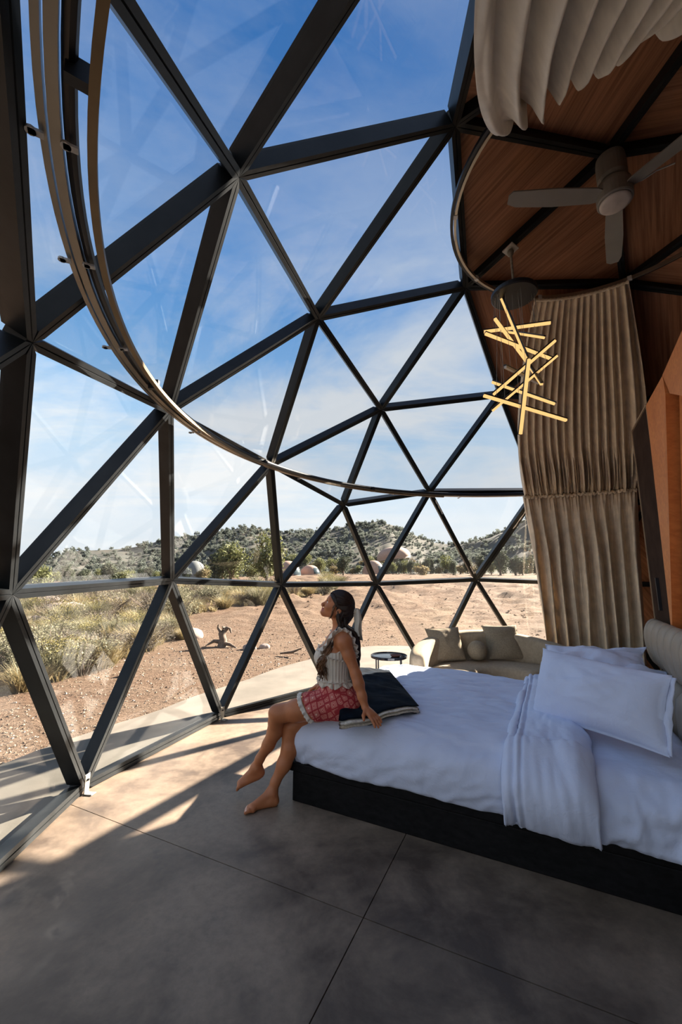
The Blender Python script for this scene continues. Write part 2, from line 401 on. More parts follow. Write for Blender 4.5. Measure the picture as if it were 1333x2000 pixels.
for k, f in enumerate(DF):
    if k in GL:
        P = WN[list(f)]; c_ = P.mean(0); n = nrm_(np.cross(P[1] - P[0], P[2] - P[0])); n = n if n @ (c_ - DC) > 0 else -n
        v, fc, _, _ = tri_prism(f, .088, .094, .015)
        fix_normals(mk('pane', v, fc, pane_high if c_[2] > .72 + 4 * .50 else pane_low, wall_front))
    else:
        v, fc, c_, n = tri_prism(f, .075, .100, .01)
        # local frame along one edge, so the veneer's grain runs with that edge
        x = nrm_(v[1] - v[0]); ymat = np.cross(n, x)
        if k % 3 == 1: x = nrm_(v[2] - v[1]); ymat = np.cross(n, x)
        M = np.stack([x, ymat, n], 1)
        me = bpy.data.meshes.new('wood_panel'); me.from_pydata(((v - c_) @ M).tolist(), [], fc); me.materials.append(walnut)
        o = bpy.data.objects.new('wood_panel', me); COL.objects.link(o); o.parent = ceiling
        mw = Matrix(M.tolist()).to_4x4(); mw.translation = Vector(c_ - ORG['ceiling']); o.matrix_local = mw; fix_normals(o)
# galvanised anchor plates bolted at the foot of the frame
for i in (38, 40, 75, 65, 45, 72):
    p = WN[i]; r = nrm_((DC - p) * [1, 1, 0]); s = np.array([-r[1], r[0], 0])
    c_ = np.array([p[0], p[1], 0]) + r * .035 + s * -.035
    v1 = box_vf(c_ + [0, 0, .065], s * .026, r * .004, (0, 0, .065)); v2 = box_vf(c_ + r * .03 + [0, 0, .004], s * .026, r * .032, (0, 0, .004))
    pl = bevel(fix_normals(mk('anchor_plate', *merge(v1, v2), galv, wall_front)), .004, 1)
    mk('bolt', *lathe_vf([(.009, -.006), (.009, .004), (.004, .006)], c_ + r * .008 + [0, 0, .095], 10), soft_black, pl)

# torn strips of pale tape left on two struts of the last bay
for i, j, t0, t1 in ((28, 68, .09, .24), (28, 68, .84, .93), (29, 68, .16, .40)):
    a, b_ = WN[i], WN[j]; d = b_ - a; L = np.linalg.norm(d); d /= L; n = (a + b_) / 2 - DC; n -= (n @ d) * d; n = nrm_(n); s = np.cross(d, n); k = 7; v = []
    for dz in (-.002, -.0035):
        for q in range(k):
            p = a + d * L * (t0 + (t1 - t0) * q / (k - 1)) + n * dz + s * .012
            for sg in (-1, 1): v.append(p + s * sg * (.007 + .005 * math.sin(q * 2.7 + sg)))
    f = [(2 * q, 2 * q + 1, 2 * q + 3, 2 * q + 2) for q in range(k - 1)]; f += [tuple(i_ + 2 * k for i_ in q[::-1]) for q in f]
    rim_ = [2 * q for q in range(k)] + [2 * q + 1 for q in range(k - 1, -1, -1)]; f += [(rim_[q], rim_[(q + 1) % len(rim_)], rim_[(q + 1) % len(rim_)] + 2 * k, rim_[q] + 2 * k) for q in range(len(rim_))]
    fix_normals(mk('tape_strip', v, f, white_plastic, wall_front))

# curtain tracks
track = empty('curtain_track', (DC[0], DC[1], 2.73), 'long curved triple curtain rail running round the dome at the third row of struts', 'curtain track')
def rail_prof(w_, h): return [(-w_, -h), (w_, -h), (w_, h), (-w_, h)]
mk('outer_rail', *sweep_ring(DC, 3.372, 2.73, 40, 272, 150, rail_prof(.009, .019)), alu, track)
mk('middle_rail', *sweep_ring(DC, 3.343, 2.73, 40, 272, 150, rail_prof(.014, .017)), alu, track)
mk('black_tube', *sweep_ring(DC, 3.308, 2.738, 40, 272, 150, [(.018 * math.cos(a), .022 * math.sin(a)) for a in np.linspace(0, 2 * math.pi, 9)[:-1]]), soft_black, track)
mk('inner_rail', *sweep_ring(DC, 3.252, 2.685, 100, 272, 120, rail_prof(.012, .012)), rail_brown, track)
for a in (-146, -176, 152, 120):
    a = R_(a); r = np.array([math.cos(a), math.sin(a), 0]); s = np.array([-r[1], r[0], 0])
    mk('bracket', *box_vf(DC * [1, 1, 0] + r * 3.285 + [0, 0, 2.715], r * .03, s * .014, (0, 0, .03)), soft_black, track)
for a in (-149.5, -158, -168.5, 170, 140, 113, 95):
    a = R_(a); r = np.array([math.cos(a), math.sin(a), 0]); s = np.array([-r[1], r[0], 0]); c_ = DC * [1, 1, 0] + [0, 0, 2.70]
    for q in (3.398, 3.318):
        v, f = tube_vf([c_ + r * q + s * .0 - [0, 0, .004], c_ + r * q + [0, 0, .004]], .014, 10)
        v2, f2 = box_vf(c_ + r * (q - .012), r * .018, s * .010, (0, 0, .004))
        mk('clip', *merge((v, f), (v2, f2)), white_plastic, track)
ring = empty('ceiling_curtain_rail', (DC[0], DC[1], 4.4), 'round curtain rail ring under the wooden crown of the dome', 'curtain rail')
mk('rail', *sweep_ring(DC, 1.17, 4.4, 0, 360, 96, rail_prof(.010, .016)), alu, ring)
mk('black_backing', *sweep_ring(DC, 1.196, 4.408, 0, 360, 96, rail_prof(.012, .014)), soft_black, ring)
for a in range(10, 360, 40):
    a = R_(a); r = np.array([math.cos(a), math.sin(a), 0]); s = np.array([-r[1], r[0], 0])
    mk('clip', *box_vf(DC * [1, 1, 0] + r * 1.17 + [0, 0, 4.40], r * .016, s * .018, (0, 0, .02)), white_plastic, ring)

# ------------------------------------------------------------------ floor: four concrete slabs between two saw cuts
floor = empty('floor', (DC[0], DC[1], 0), kind='structure')
base = sorted([WN[i] for i in range(len(WN)) if -.2 < DN[i][2] < -.1], key=lambda p: math.atan2(p[1] - DC[1], p[0] - DC[0]))
poly = [DC[:2] + (p[:2] - DC[:2]) * 1.03 for p in base]
JP = np.array([.1, 2.072]); J1 = nrm_([.902, -.431]); J2 = np.array([-J1[1], J1[0]])   # the cuts cross near here
def wobble(a0, a1, d, n, seed):
    return [JP + d * q + np.array([-d[1], d[0]]) * .012 * fbm(q * 2.3, seed, 3, 5) for q in np.linspace(a0, a1, n)]
def clip(pl, p, n):
    out = []
    for i in range(len(pl)):
        a, b_ = np.array(pl[i]), np.array(pl[(i + 1) % len(pl)]); da, db = (a - p) @ n, (b_ - p) @ n
        if da >= 0: out.append(a)
        if da * db < 0: out.append(a + (b_ - a) * da / (da - db))
    return out
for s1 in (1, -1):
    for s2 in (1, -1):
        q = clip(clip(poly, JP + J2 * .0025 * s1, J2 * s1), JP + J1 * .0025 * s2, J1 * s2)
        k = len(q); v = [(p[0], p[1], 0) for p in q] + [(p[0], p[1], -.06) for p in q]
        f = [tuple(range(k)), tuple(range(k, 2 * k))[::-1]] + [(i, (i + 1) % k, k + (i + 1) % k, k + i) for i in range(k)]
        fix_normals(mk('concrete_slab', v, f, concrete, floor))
k = len(poly)
mk('screed', [(p[0], p[1], -.02) for p in poly] + [(p[0], p[1], -.09) for p in poly], [tuple(range(k)), tuple(range(k, 2 * k))[::-1]] + [(i, (i + 1) % k, k + (i + 1) % k, k + i) for i in range(k)], soft_black, floor)

# ------------------------------------------------------------------ outdoors: pad, desert, hills
pa = [(-180, 5.2), (-120, 5.0), (-60, 4.8), (0, 4.8), (60, 4.9), (80, 5.6), (95, 7.0), (102.8, 7.05), (115.7, 6.05), (133, 5.17), (151.3, 4.83), (160.6, 4.92), (168.6, 5.0), (180, 5.2)]
A = np.arange(-180, 180, 3.0); PR = np.interp(A, [q[0] for q in pa], [q[1] for q in pa]) + .02 * fbm(A * .2, 0, 3, 2)
v = []
for a, r in zip(A, PR):
    cs = np.array([math.cos(R_(a)), math.sin(R_(a))])
    for rr, z in ((3.9, -.015), (r - .02, -.02), (r, -.035), (r, -.16)): v.append((*(DC[:2] + cs * rr), z))
mk('outdoor_pad', v, grid_faces(len(A), 4, True, False), pad_conc, smooth=False, kind='structure')

SKY = [(-400, 1090), (0, 1100), (60, 1098), (110, 1086), (140, 1076), (200, 1074), (250, 1071), (290, 1062), (330, 1052), (380, 1046), (420, 1038), (470, 1031), (500, 1031),
       (540, 1040), (590, 1039), (640, 1036), (690, 1024), (735, 1018), (770, 1026), (800, 1040), (830, 1054), (850, 1060), (880, 1063), (905, 1062), (925, 1056), (960, 1046),
       (1000, 1026), (1040, 1008), (1100, 990), (1200, 1000), (1500, 1040)]
PT = R_(9.324)
def px_dir(x, y):
    q = ((x - 666.5) / 788.26, math.cos(PT) - (1000 - y) / 788.26 * math.sin(PT), math.sin(PT) + (1000 - y) / 788.26 * math.cos(PT))
    return math.atan2(q[0], q[1]), q[2] / math.hypot(q[0], q[1])
sk = [px_dir(*q) for q in SKY]; SA = [s[0] for s in sk]; ST = [s[1] for s in sk]     # ridge line: azimuth, tangent of elevation
RID, FOOT = 270.0, 160.0
MND = [(RNG.uniform(-10, 40), RNG.uniform(12, 85), RNG.uniform(.35, 1.5), RNG.uniform(.08, .42)) for _ in range(300)]
def ground(x, y):
    x = np.asarray(x, float); y = np.asarray(y, float)
    r = np.hypot(x, y); az = np.arctan2(x, y)
    rc = np.hypot(x - DC[0], y - DC[1])
    side = np.clip((np.degrees(az) + 28) / 26, 0, 1); slope = .004 + .0185 * side
    z = -.075 + slope * np.clip(r - 12, 0, FOOT - 12)
    far = np.clip((r - 9) / 30, 0, 1)
    z = z + fbm(x * .5, y * .5, 4, 11) * (.06 + .30 * far) * np.clip((rc - 7.2) / 3, 0.05, 1) * np.clip((220 - r) / 100, .2, 1)
    for mx, my, mr, mh in MND: z = z + mh * np.exp(-((x - mx) ** 2 + (y - my) ** 2) / (2 * mr * mr)) * (.55 if my < 25 else 1) * np.clip((my - 9) / 8, .1, 1)
    z = z + (np.abs(fbm(x * .9 + .3 * y, y * 1.5, 3, 91)) * .42 - .08) * np.clip((r - 10) / 10, 0, 1) * np.clip((90 - r) / 40, 0, 1) * side
    h = EYE + np.interp(az, SA, ST) * RID
    t = np.clip((r - FOOT) / (RID - FOOT), 0, 1.25)
    prof = np.where(t < 1, t ** 1.15 * (1 + .0 * t), 1 - (t - 1) * .9)
    gully = fbm(az * 34, r * .012, 4, 31)
    zf = z
    z = zf + (h - zf) * prof * (r > FOOT) + (gully * 4 + fbm(x * .035, y * .035, 4, 44) * 9) * np.clip(t, 0, 1) * np.clip(1 - t, 0, 1) * 2.4 * np.clip(h / 30, .15, 1)
    return z
az = np.concatenate([np.arange(-180, -52, 4.0), np.arange(-52, 52, .45), np.arange(52, 180, 4.0)])
rr = np.concatenate([np.linspace(2.5, 14, 34), np.geomspace(14.3, FOOT, 150), np.linspace(FOOT + 3, 340, 56)])
AA, RR = np.meshgrid(np.radians(az), rr, indexing='ij')
X, Y = RR * np.sin(AA), RR * np.cos(AA)
Z = ground(X, Y); Z[np.hypot(X - DC[0], Y - DC[1]) < 4.2] = -.1
fcs = grid_faces(len(az), len(rr), True, False)
gr = mk('desert_ground', np.stack([X, Y, Z], -1).reshape(-1, 3), fcs, soil, smooth=True, kind='structure')
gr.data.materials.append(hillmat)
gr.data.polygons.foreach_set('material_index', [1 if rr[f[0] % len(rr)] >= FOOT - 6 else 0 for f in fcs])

# ------------------------------------------------------------------ cloth helpers
def gnormals(P):
    du = np.gradient(P, axis=0); dv = np.gradient(P, axis=1); n = np.cross(du, dv)
    return n / (np.linalg.norm(n, axis=2, keepdims=True) + 1e-9)
def cloth(name, P, mat, parent=None, thick=0.0, loc=None, sub=0):
    o = mk(name, P.reshape(-1, 3), grid_faces(P.shape[0], P.shape[1]), mat, parent, True, loc)
    if sub: subsurf(o, sub)
    if thick: solid(o, thick, 0)
    return o
def pillow_grid(TL, TR, BR, BL, th, n=26, pinch=.10, wr=.006, seed=0, p=2.4, flip=1):
    """two faces of a stuffed cushion spanned between four corners; returns closed mesh data"""
    TL, TR, BR, BL = (np.array(q, float) for q in (TL, TR, BR, BL))
    s = np.linspace(0, 1, n); S, Tt = np.meshgrid(s, s, indexing='ij')
    x, y = 2 * S - 1, 2 * Tt - 1
    # edges draw in a little between the corners
    xi = x * (1 - pinch * (1 - y * y) * .5); yi = y * (1 - pinch * (1 - x * x) * .5)
    si, ti = (xi + 1) / 2, (yi + 1) / 2
    P = ((1 - si) * (1 - ti))[..., None] * TL + (si * (1 - ti))[..., None] * TR + (si * ti)[..., None] * BR + ((1 - si) * ti)[..., None] * BL
    nn = nrm_(np.cross(TR - TL, BL - TL)) * flip
    h = th * .5 * (np.clip(1 - np.abs(x) ** p, 0, 1) * np.clip(1 - np.abs(y) ** p, 0, 1)) ** .55
    crease = fbm(S * 5, Tt * 5, 4, seed) * wr * 4 * np.clip(h / (th * .5), 0, 1) + fbm(S * 3 + 2 * Tt, Tt * 14, 3, seed + 9) * wr * np.clip(1.2 - h / (th * .5), 0, 1)
    A_ = P + nn * (h + crease)[..., None]; B_ = P - nn * (h * .8 + crease * .5)[..., None]
    k = n * n; f = grid_faces(n, n); f = [q[::-1] for q in f] + [tuple(i + k for i in q) for q in f]
    rim = [i * n for i in range(n)] + [(n - 1) * n + j for j in range(1, n)] + [i * n + n - 1 for i in range(n - 2, -1, -1)] + [j for j in range(n - 2, 0, -1)]
    f += [(rim[i], rim[(i + 1) % len(rim)], rim[(i + 1) % len(rim)] + k, rim[i] + k) for i in range(len(rim))]
    return np.concatenate([A_.reshape(-1, 3), B_.reshape(-1, 3)]), f
def pillow(name, corners, th, mat, parent=None, loc=None, **kw):
    return fix_normals(mk(name, *pillow_grid(*corners, th, **kw), mat, parent, True, loc))

# ------------------------------------------------------------------ bed
B0 = np.array([-.36, 3.05, 0]); EX = np.array([.8896, -.4566, 0]); EY = np.array([.4566, .8896, 0]); EZ = np.array([0, 0, 1.0])
def bd(u, v, z):
    u, v, z = np.broadcast_arrays(np.asarray(u, float), np.asarray(v, float), np.asarray(z, float))
    return B0 + u[..., None] * EX + v[..., None] * EY + z[..., None] * EZ
def bbox_(u0, u1, v0, v1, z0, z1):
    return box_vf(bd((u0 + u1) / 2, (v0 + v1) / 2, (z0 + z1) / 2), EX * (u1 - u0) / 2, EY * (v1 - v0) / 2, EZ * (z1 - z0) / 2)
bed = empty('bed', bd(1.2, .9, 0), 'king size bed on a low black plinth with a channel tufted greige headboard', 'bed')
bevel(fix_normals(mk('plinth', *bbox_(.03, 2.40, .0, 1.83, .0, .185), black_wood, bed)), .006)
bevel(fix_normals(mk('platform', *bbox_(-.07, 2.42, -.01, 1.85, .187, .245), black_wood, bed)), .008)
bevel(mk('mattress', *bbox_(.02, 2.36, .02, 1.82, .246, .49), white_cotton, bed, True), .07, 5)
def drape(a, b_, ztop, rect, r, dmax, flare=.06):
    u0, u1, v0, v1 = rect
    ca, cb_ = np.clip(a, u0, u1), np.clip(b_, v0, v1); dx, dy = a - ca, b_ - cb_; d0 = np.hypot(dx, dy); d = np.minimum(d0, dmax)
    q = r * math.pi / 2
    arc = np.minimum(d, q); out = r * np.sin(arc / r) + flare * np.sin(np.clip((d - q * .5) / (dmax - q * .5), 0, 1) * math.pi) * (d > 0)
    down = r * (1 - np.cos(arc / r)) + np.clip(d - q, 0, None)
    s = np.where(d0 > 1e-6, 1 / np.maximum(d0, 1e-6), 0)
    return np.stack([ca + dx * s * out, cb_ + dy * s * out, ztop - down], -1), d / dmax
def to_world(L): return bd(L[..., 0], L[..., 1], L[..., 2])
a = np.linspace(-.44, 1.47, 150); b_ = np.linspace(-.47, 2.30, 190); A_, Bm = np.meshgrid(a, b_, indexing='ij')
top = .565 + .012 * np.sin(A_ * 2.1 + .5) + .02 * np.exp(-((Bm - 1.5) ** 2) / .2) + .018 * np.exp(-((Bm - .35) ** 2 + (A_ - .9) ** 2) / .25) + .03 * fbm(A_ * 1.3, Bm * 1.3, 2, 3)
L, dd = drape(A_, Bm, top, (.16, 9, .14, 1.70), .15, .45, .05)
L = to_world(L); N_ = gnormals(L); N_ *= np.sign(N_[75, 95, 2])
onTop = np.clip(1 - dd * 2, 0, 1)
along = fbm(A_ * 3.2 + .9 * Bm, Bm * 13 - 2.5 * A_, 4, 21) * .026 + np.abs(fbm(A_ * 2.0, Bm * 7 + A_ * 1.5, 3, 22)) * -.030
perim = np.where(np.abs(Bm - .9) > .85, A_, Bm)
side = fbm(perim * 5.0 + .8 * dd, dd * 2.2, 4, 23) * .030 + np.abs(fbm(perim * 5 + dd * 2.5, dd * 3.2 + perim, 3, 24)) * -.030
nd = along * (.35 + .65 * onTop) + side * np.clip(dd, 0, 1) ** 1.1 * (dd > 0)
L = L + N_ * nd[..., None]
L[..., 2] = np.maximum(L[..., 2], .248 + .008 * np.sin(perim * 9))
duvet = empty('duvet', bd(.7, .9, .25), 'wide white cotton duvet spread over the bed and hanging down to its black plinth', 'duvet')
cloth('duvet_cover', L, white_cotton, duvet, .012)
# its upper edge, folded back toward the foot
a = np.linspace(1.41, 1.83, 46); A_, Bm = np.meshgrid(a, np.linspace(-.50, 2.28, 190), indexing='ij')
edge = np.clip((A_ - 1.41) / .05, 0, 1) * np.clip((1.83 - A_) / .075, 0, 1)
top = .545 + .065 * np.sqrt(np.clip(edge, 0, 1)) + .012 * fbm(A_ * 2, Bm * 1.5, 2, 8)
L, dd = drape(A_, Bm, top, (-9, 9, .11, 1.72), .17, .47, .075)
L = to_world(L); N_ = gnormals(L); N_ *= np.sign(N_[22, 95, 2])
nd = fbm(A_ * 9 + .4 * np.sin(Bm * 4), Bm * 2.6, 4, 31) * .030 - .028 * np.exp(-((A_ - 1.462) / .012) ** 2) - .015 * np.exp(-((A_ - 1.50) / .010) ** 2) + fbm(A_ * 30, Bm * 22, 2, 37) * .010 * np.exp(-((A_ - 1.48) / .03) ** 2)
nd = nd + np.where(dd > 0, 1, 0) * edge * .018
L = L + N_ * nd[..., None]; L[..., 2] = np.maximum(L[..., 2], .238)
cloth('turned_back_edge', L, white_cotton, duvet, .012)
# fitted sheet bulging over the mattress by the pillows, and the loose sheet end under it
a = np.linspace(1.72, 2.385, 70); A_, Bm = np.meshgrid(a, np.linspace(-.42, 2.24, 150), indexing='ij')
top = .512 - .05 * np.clip((A_ - 2.28) / .1, 0, 1) ** 2 + .02 * fbm(A_ * 2, Bm * 2, 3, 41)
L, dd = drape(A_, Bm, top, (-9, 2.30, .10, 1.74), .11, .40, .055)
L = to_world(L); N_ = gnormals(L); N_ *= np.sign(N_[22, 75, 2])
nd = np.abs(fbm(A_ * 5 + Bm * 2.5, Bm * 5 - A_ * 3, 4, 42)) * -.07 * (.25 + np.clip(dd * 1.6, 0, 1)) + fbm(A_ * 4, dd * 6 + A_, 3, 43) * .04 * dd
L = L + N_ * (nd + .018)[..., None]; L[..., 2] = np.maximum(L[..., 2], .247)
cloth('fitted_sheet', L, white_cotton, bed, .008)
# headboard: an upper roll of channels above a lower padded band
def hb_prof(n=9, m=9):
    pr = []
    for t in np.linspace(-90, 180, 15): pr.append((2.49 - .085 * math.cos(R_(t)) * 1.0 if t < 90 else 2.49 - .085 * math.cos(R_(t)), 1.0 + .125 * math.sin(R_(t))))
    return pr
def channel(v0, v1, prof, name, bulge=.016, n=9):
    v = []; vm = (v0 + v1) / 2; hw = (v1 - v0) / 2
    c0 = np.mean(np.array(prof), 0)
    for i in range(n):
        q = -1 + 2 * i / (n - 1); g = math.sqrt(max(0, 1 - abs(q) ** 3.2)); k_ = bulge * (g - 1)
        for (u, z) in prof:
            d = nrm_(np.array([u, z]) - c0); v.append(bd(u + d[0] * k_, vm + q * hw * .995, z + d[1] * k_))
    k = len(prof)
    return fix_normals(mk(name, v, grid_faces(n, k, False, True) + [tuple(range(k))[::-1], tuple(range((n - 1) * k, n * k))], leather, bed, True))
roll = [(2.475 + .085 * math.cos(R_(t)) * (1.0 if math.cos(R_(t)) < 0 else .80), 1.0 + .155 * math.sin(R_(t)) * (1.0 if math.sin(R_(t)) > 0 else 1.5)) for t in np.linspace(0, 360, 25)[:-1]]
vs = np.linspace(-.42, 1.80, 12)
for i in range(len(vs) - 1): channel(vs[i], vs[i + 1], roll, 'channel')
v = []
for q in np.linspace(-85, 85, 9):     # rounded far end of the roll
    for (u, z) in roll:
        c0 = np.array([2.47, .985]); d = (np.array([u, z]) - c0) * math.cos(R_(q)); v.append(bd(c0[0] + d[0], 1.80 + .075 * (math.sin(R_(q)) + 1) * .5 * 1.6 - .005, c0[1] + d[1]))
k = len(roll); fix_normals(mk('channel', v, grid_faces(9, k, False, True) + [tuple(range(k))[::-1], tuple(range(8 * k, 9 * k))], leather, bed, True))
band = [(2.42, .25), (2.395, .30), (2.375, .45), (2.375, .62), (2.395, .72), (2.44, .765), (2.535, .765), (2.54, .25)]
for v0, v1 in ((-.42, .32), (.32, 1.06), (1.06, 1.80)): channel(v0, v1, band, 'lower_band', .03, 11)
bevel(fix_normals(mk('headboard_leg', *bbox_(2.44, 2.54, -.40, 1.78, 0, .25), black_wood, bed)), .005)

# pillows
pil = empty('bed_pillow', (1.58, 2.75, .6), 'large white pillow with a flat flange, propped nearest the viewer on the bed', 'pillow', 'white pillows at the head of the bed')
pillow('pillowcase', ((1.50, 3.12, .985), (1.765, 2.26, .985), (1.665, 2.215, .60), (1.29, 2.93, .58)), .31, white_cotton, pil, wr=.008, seed=3, n=48, pinch=.14, p=2.0, flip=-1)
TRc, BRc = np.array([1.76, 2.275, .975]), np.array([1.660, 2.235, .61]); off = nrm_(TRc - np.array([1.53, 3.08, .965])) * .065
n = 14; fl = np.zeros((4, n, 3))
for j, q in enumerate(np.linspace(0, 1, n)):
    p0 = TRc + (BRc - TRc) * q; p0 = p0 - off * .35 - off * .55 * math.sin(math.pi * q)
    for i in range(4): fl[i, j] = p0 + off * (.9 + .35 * math.sin(math.pi * q)) * i / 3 + np.array([.012, .004, 0]) * fbm(q * 5, i * .5, 3, 4) * i
cloth('flange', fl, white_cotton, pil, .006)
p2 = empty('bed_pillow', (2.1, 3.4, .6), 'white pillow leaning on the headboard behind the big flanged pillow', 'pillow', 'white pillows at the head of the bed')
pillow('pillowcase', ((1.84, 3.78, .91), (2.40, 3.36, .90), (2.30, 3.06, .66), (1.68, 3.50, .60)), .22, white_cotton, p2, wr=.016, seed=13, n=34, flip=-1)
p3 = empty('bed_pillow', (2.2, 3.2, .55), 'crumpled white pillow lying lowest, its open end toward the headboard', 'pillow', 'white pillows at the head of the bed')
pillow('pillowcase', ((1.84, 3.62, .80), (2.46, 3.20, .80), (2.30, 2.90, .62), (1.66, 3.34, .60)), .24, white_cotton, p3, wr=.024, seed=17, n=34, flip=-1)
p4 = empty('bed_pillow', (2.15, 3.6, .55), 'farthest white pillow, one pointed corner standing up by the headboard end', 'pillow', 'white pillows at the head of the bed')
pillow('pillowcase', ((2.02, 3.95, .86), (2.55, 3.50, .93), (2.42, 3.34, .66), (1.86, 3.72, .62)), .17, white_cotton, p4, pinch=.28, wr=.022, seed=19, n=30, flip=-1)

# throw blanket: folded in three, fleece side showing along the near edge
th = empty('throw_blanket', (.2, 3.3, .57), 'folded dark navy throw with a cream fleece edge lying on the bed beside the woman', 'blanket')
NL, NR, FR, FL = np.array([-.01, 2.63, 0]), np.array([.54, 2.96, 0]), np.array([.46, 4.05, 0]), np.array([.05, 4.20, 0])
def bl(s, t): return (1 - s) * (1 - t) * NL + s * (1 - t) * NR + s * t * FR + (1 - s) * t * FL
def layer(z0, th_, inset0, inset1, seed, name, mat, wr=.012, tr=(0, 1), rr=.5):
    n1, n2 = 40, 64; P = np.zeros((n1, n2, 3)); Q = np.zeros((n1, n2, 3))
    for i, s in enumerate(np.linspace(0, 1, n1)):
        for j, t in enumerate(np.linspace(tr[0], tr[1], n2)):
            ss = inset0 + s * (1 - inset0 - inset1); p = bl(ss, t)
            ed = min(1, (min(s, 1 - s) * 12)) ** .5; ed2 = min(1, (min(t - tr[0], tr[1] - t) * 26)) ** .5
            zb = z0 + (.045 * math.sin(math.pi * t) * (1 - s) * .6) + .028 * math.exp(-((s - .52) / .14) ** 2) * max(0, 1 - t * 3)
            zb += .010 * math.sin(s * 9 + 1) * (1 - t); hump = .024 * fbm(ss * 2 + 1, t * 7 + ss * 2, 4, 9)
            P[i, j] = p + [0, 0, zb + th_ * (.5 + .5 * ed * ed2) + hump * ed]; Q[i, j] = p + [0, 0, zb + th_ * (.5 - .5 * ed * ed2) + hump * ed]
    k = n1 * n2; g = grid_faces(n1, n2); f = [q[::-1] for q in g] + [tuple(i + k for i in q) for q in g]
    rim = [i * n2 for i in range(n1)] + [(n1 - 1) * n2 + j for j in range(1, n2)] + [i * n2 + n2 - 1 for i in range(n1 - 2, -1, -1)] + [j for j in range(n2 - 2, 0, -1)]
    f += [(rim[i], rim[(i + 1) % len(rim)], rim[(i + 1) % len(rim)] + k, rim[i] + k) for i in range(len(rim))]
    return fix_normals(mk(name, np.concatenate([P.reshape(-1, 3), Q.reshape(-1, 3)]), f, mat, th, True))
layer(.582, .010, 0, 0, 5, 'lower_layer', navy, .004)
layer(.590, .016, .0, .0, 6, 'fleece_lining', sherpa, .004, (-.020, .97))
layer(.605, .006, .02, .05, 7, 'middle_layer', navy, .004, (.02, .97))
layer(.610, .016, -.005, .01, 8, 'fleece_lining', sherpa, .004, (-.020, .97))
layer(.624, .015, -.01, .0, 9, 'upper_layer', navy, .013, (.004, 1.0))

# ------------------------------------------------------------------ sofa, cushions, side table
sofa = empty('sofa', (1.85, 5.4, 0), 'curved beige sofa facing the room in front of the glass beyond the bed', 'sofa')
SCn = np.array([1.87, 4.83, 0])
def arc_solid(name, r_in, r_out, z0, z1f, a0, a1, n, rnd=.05, mat=sofa_fab, par=sofa, endr=.12):
    v = []; k = 16
    for i in range(n + 1):
        t = i / n; a = R_(a0 + (a1 - a0) * t); z1 = z1f(t)
        e = min(1, min(t, 1 - t) / endr); e = math.sqrt(1 - (1 - e) ** 2) * .94 + .06
        rm = (r_in + r_out) / 2; hw = (r_out - r_in) / 2 * (.55 + .45 * e); zm = (z0 + z1) / 2; hz = (z1 - z0) / 2
        ztop_shift = -(1 - e) * .05
        for j in range(k):
            th_ = 2 * math.pi * (j + .5) / k; c_, s_ = math.cos(th_), math.sin(th_); ex = .42
            r = rm + hw * np.sign(c_) * abs(c_) ** ex; z = zm + hz * np.sign(s_) * abs(s_) ** ex + (ztop_shift if s_ > 0 else 0)
            v.append(SCn + [r * math.cos(a), r * math.sin(a), z])
    f = grid_faces(n + 1, k, False, True) + [tuple(range(k))[::-1], tuple(range(n * k, (n + 1) * k))]
    return subsurf(fix_normals(mk(name, v, f, mat, par, True)))
arc_solid('backrest', .86, 1.09, .06, lambda t: .62 + .17 * math.sin(math.pi * t) ** 1.2, 4, 176, 34)
arc_solid('seat_cushion', .34, .90, .14, lambda t: .43, 12, 168, 26, endr=.05)
arc_solid('plinth', .40, 1.02, .0, lambda t: .14, 12, 168, 20, mat=black_wood, endr=.03)
c1_ = pillow('throw_cushion', ((.905 + .22, 5.62, .83), (1.60, 5.70, .84), (1.64, 5.50, .445), (1.22, 5.42, .44)), .17, cushion_fab, None, (1.4, 5.5, .44), wr=.004, seed=51, flip=-1)
tag(c1_, 'square beige cushion at the left end of the sofa', 'cushion')
c2_ = pillow('throw_cushion', ((1.95, 5.78, .85), (2.40, 5.72, .86), (2.43, 5.52, .445), (1.96, 5.56, .44)), .17, cushion_fab, None, (2.2, 5.6, .44), wr=.004, seed=52, flip=-1)
tag(c2_, 'square beige cushion standing right of the round one on the sofa', 'cushion')
v = []
for i in range(17):
    t = math.pi * i / 16
    for j in range(28): p_ = 2 * math.pi * j / 28; v.append((1.79 + .125 * math.sin(t) * math.cos(p_) * (1 + .02 * math.sin(p_ * 7)), 5.52 + .125 * math.sin(t) * math.sin(p_), .56 + .125 * math.cos(t)))
bc = fix_normals(mk('ball_cushion', v, grid_faces(17, 28, False, True), cushion_fab, None, True, (1.79, 5.52, .435)))
tag(bc, 'round ball shaped beige cushion in the middle of the sofa', 'cushion')
tb = empty('side_table', (.62, 5.45, 0), 'small round black side table standing left of the sofa', 'side table')
mk('table_top', *lathe_vf([(.0, .485), (.225, .485), (.235, .49), (.235, .515), (.228, .52), (.226, .505), (0, .505)], (.62, 5.45, 0), 36), pbr('black_gloss_top', (.02, .025, .035), .12, 0, .1), tb, False)
for a in (35, 125, 215, 305):
    a = R_(a); p = np.array([.62 + .215 * math.cos(a), 5.45 + .215 * math.sin(a), 0])
    mk('leg', *box_vf(p + [0, 0, .2425], (.008, 0, 0), (0, .008, 0), (0, 0, .2425)), soft_black, tb)
tr_ = mk('trinket_dish', *lathe_vf([(.0, .0), (.05, .0), (.072, .022), (.068, .024), (.045, .006), (0, .006)], (.70, 5.40, .506), 20), pbr('brown_clay', (.18, .07, .045), .6), None, True, (.70, 5.40, .506))
tag(tr_, 'little reddish brown dish on the black side table', 'dish')

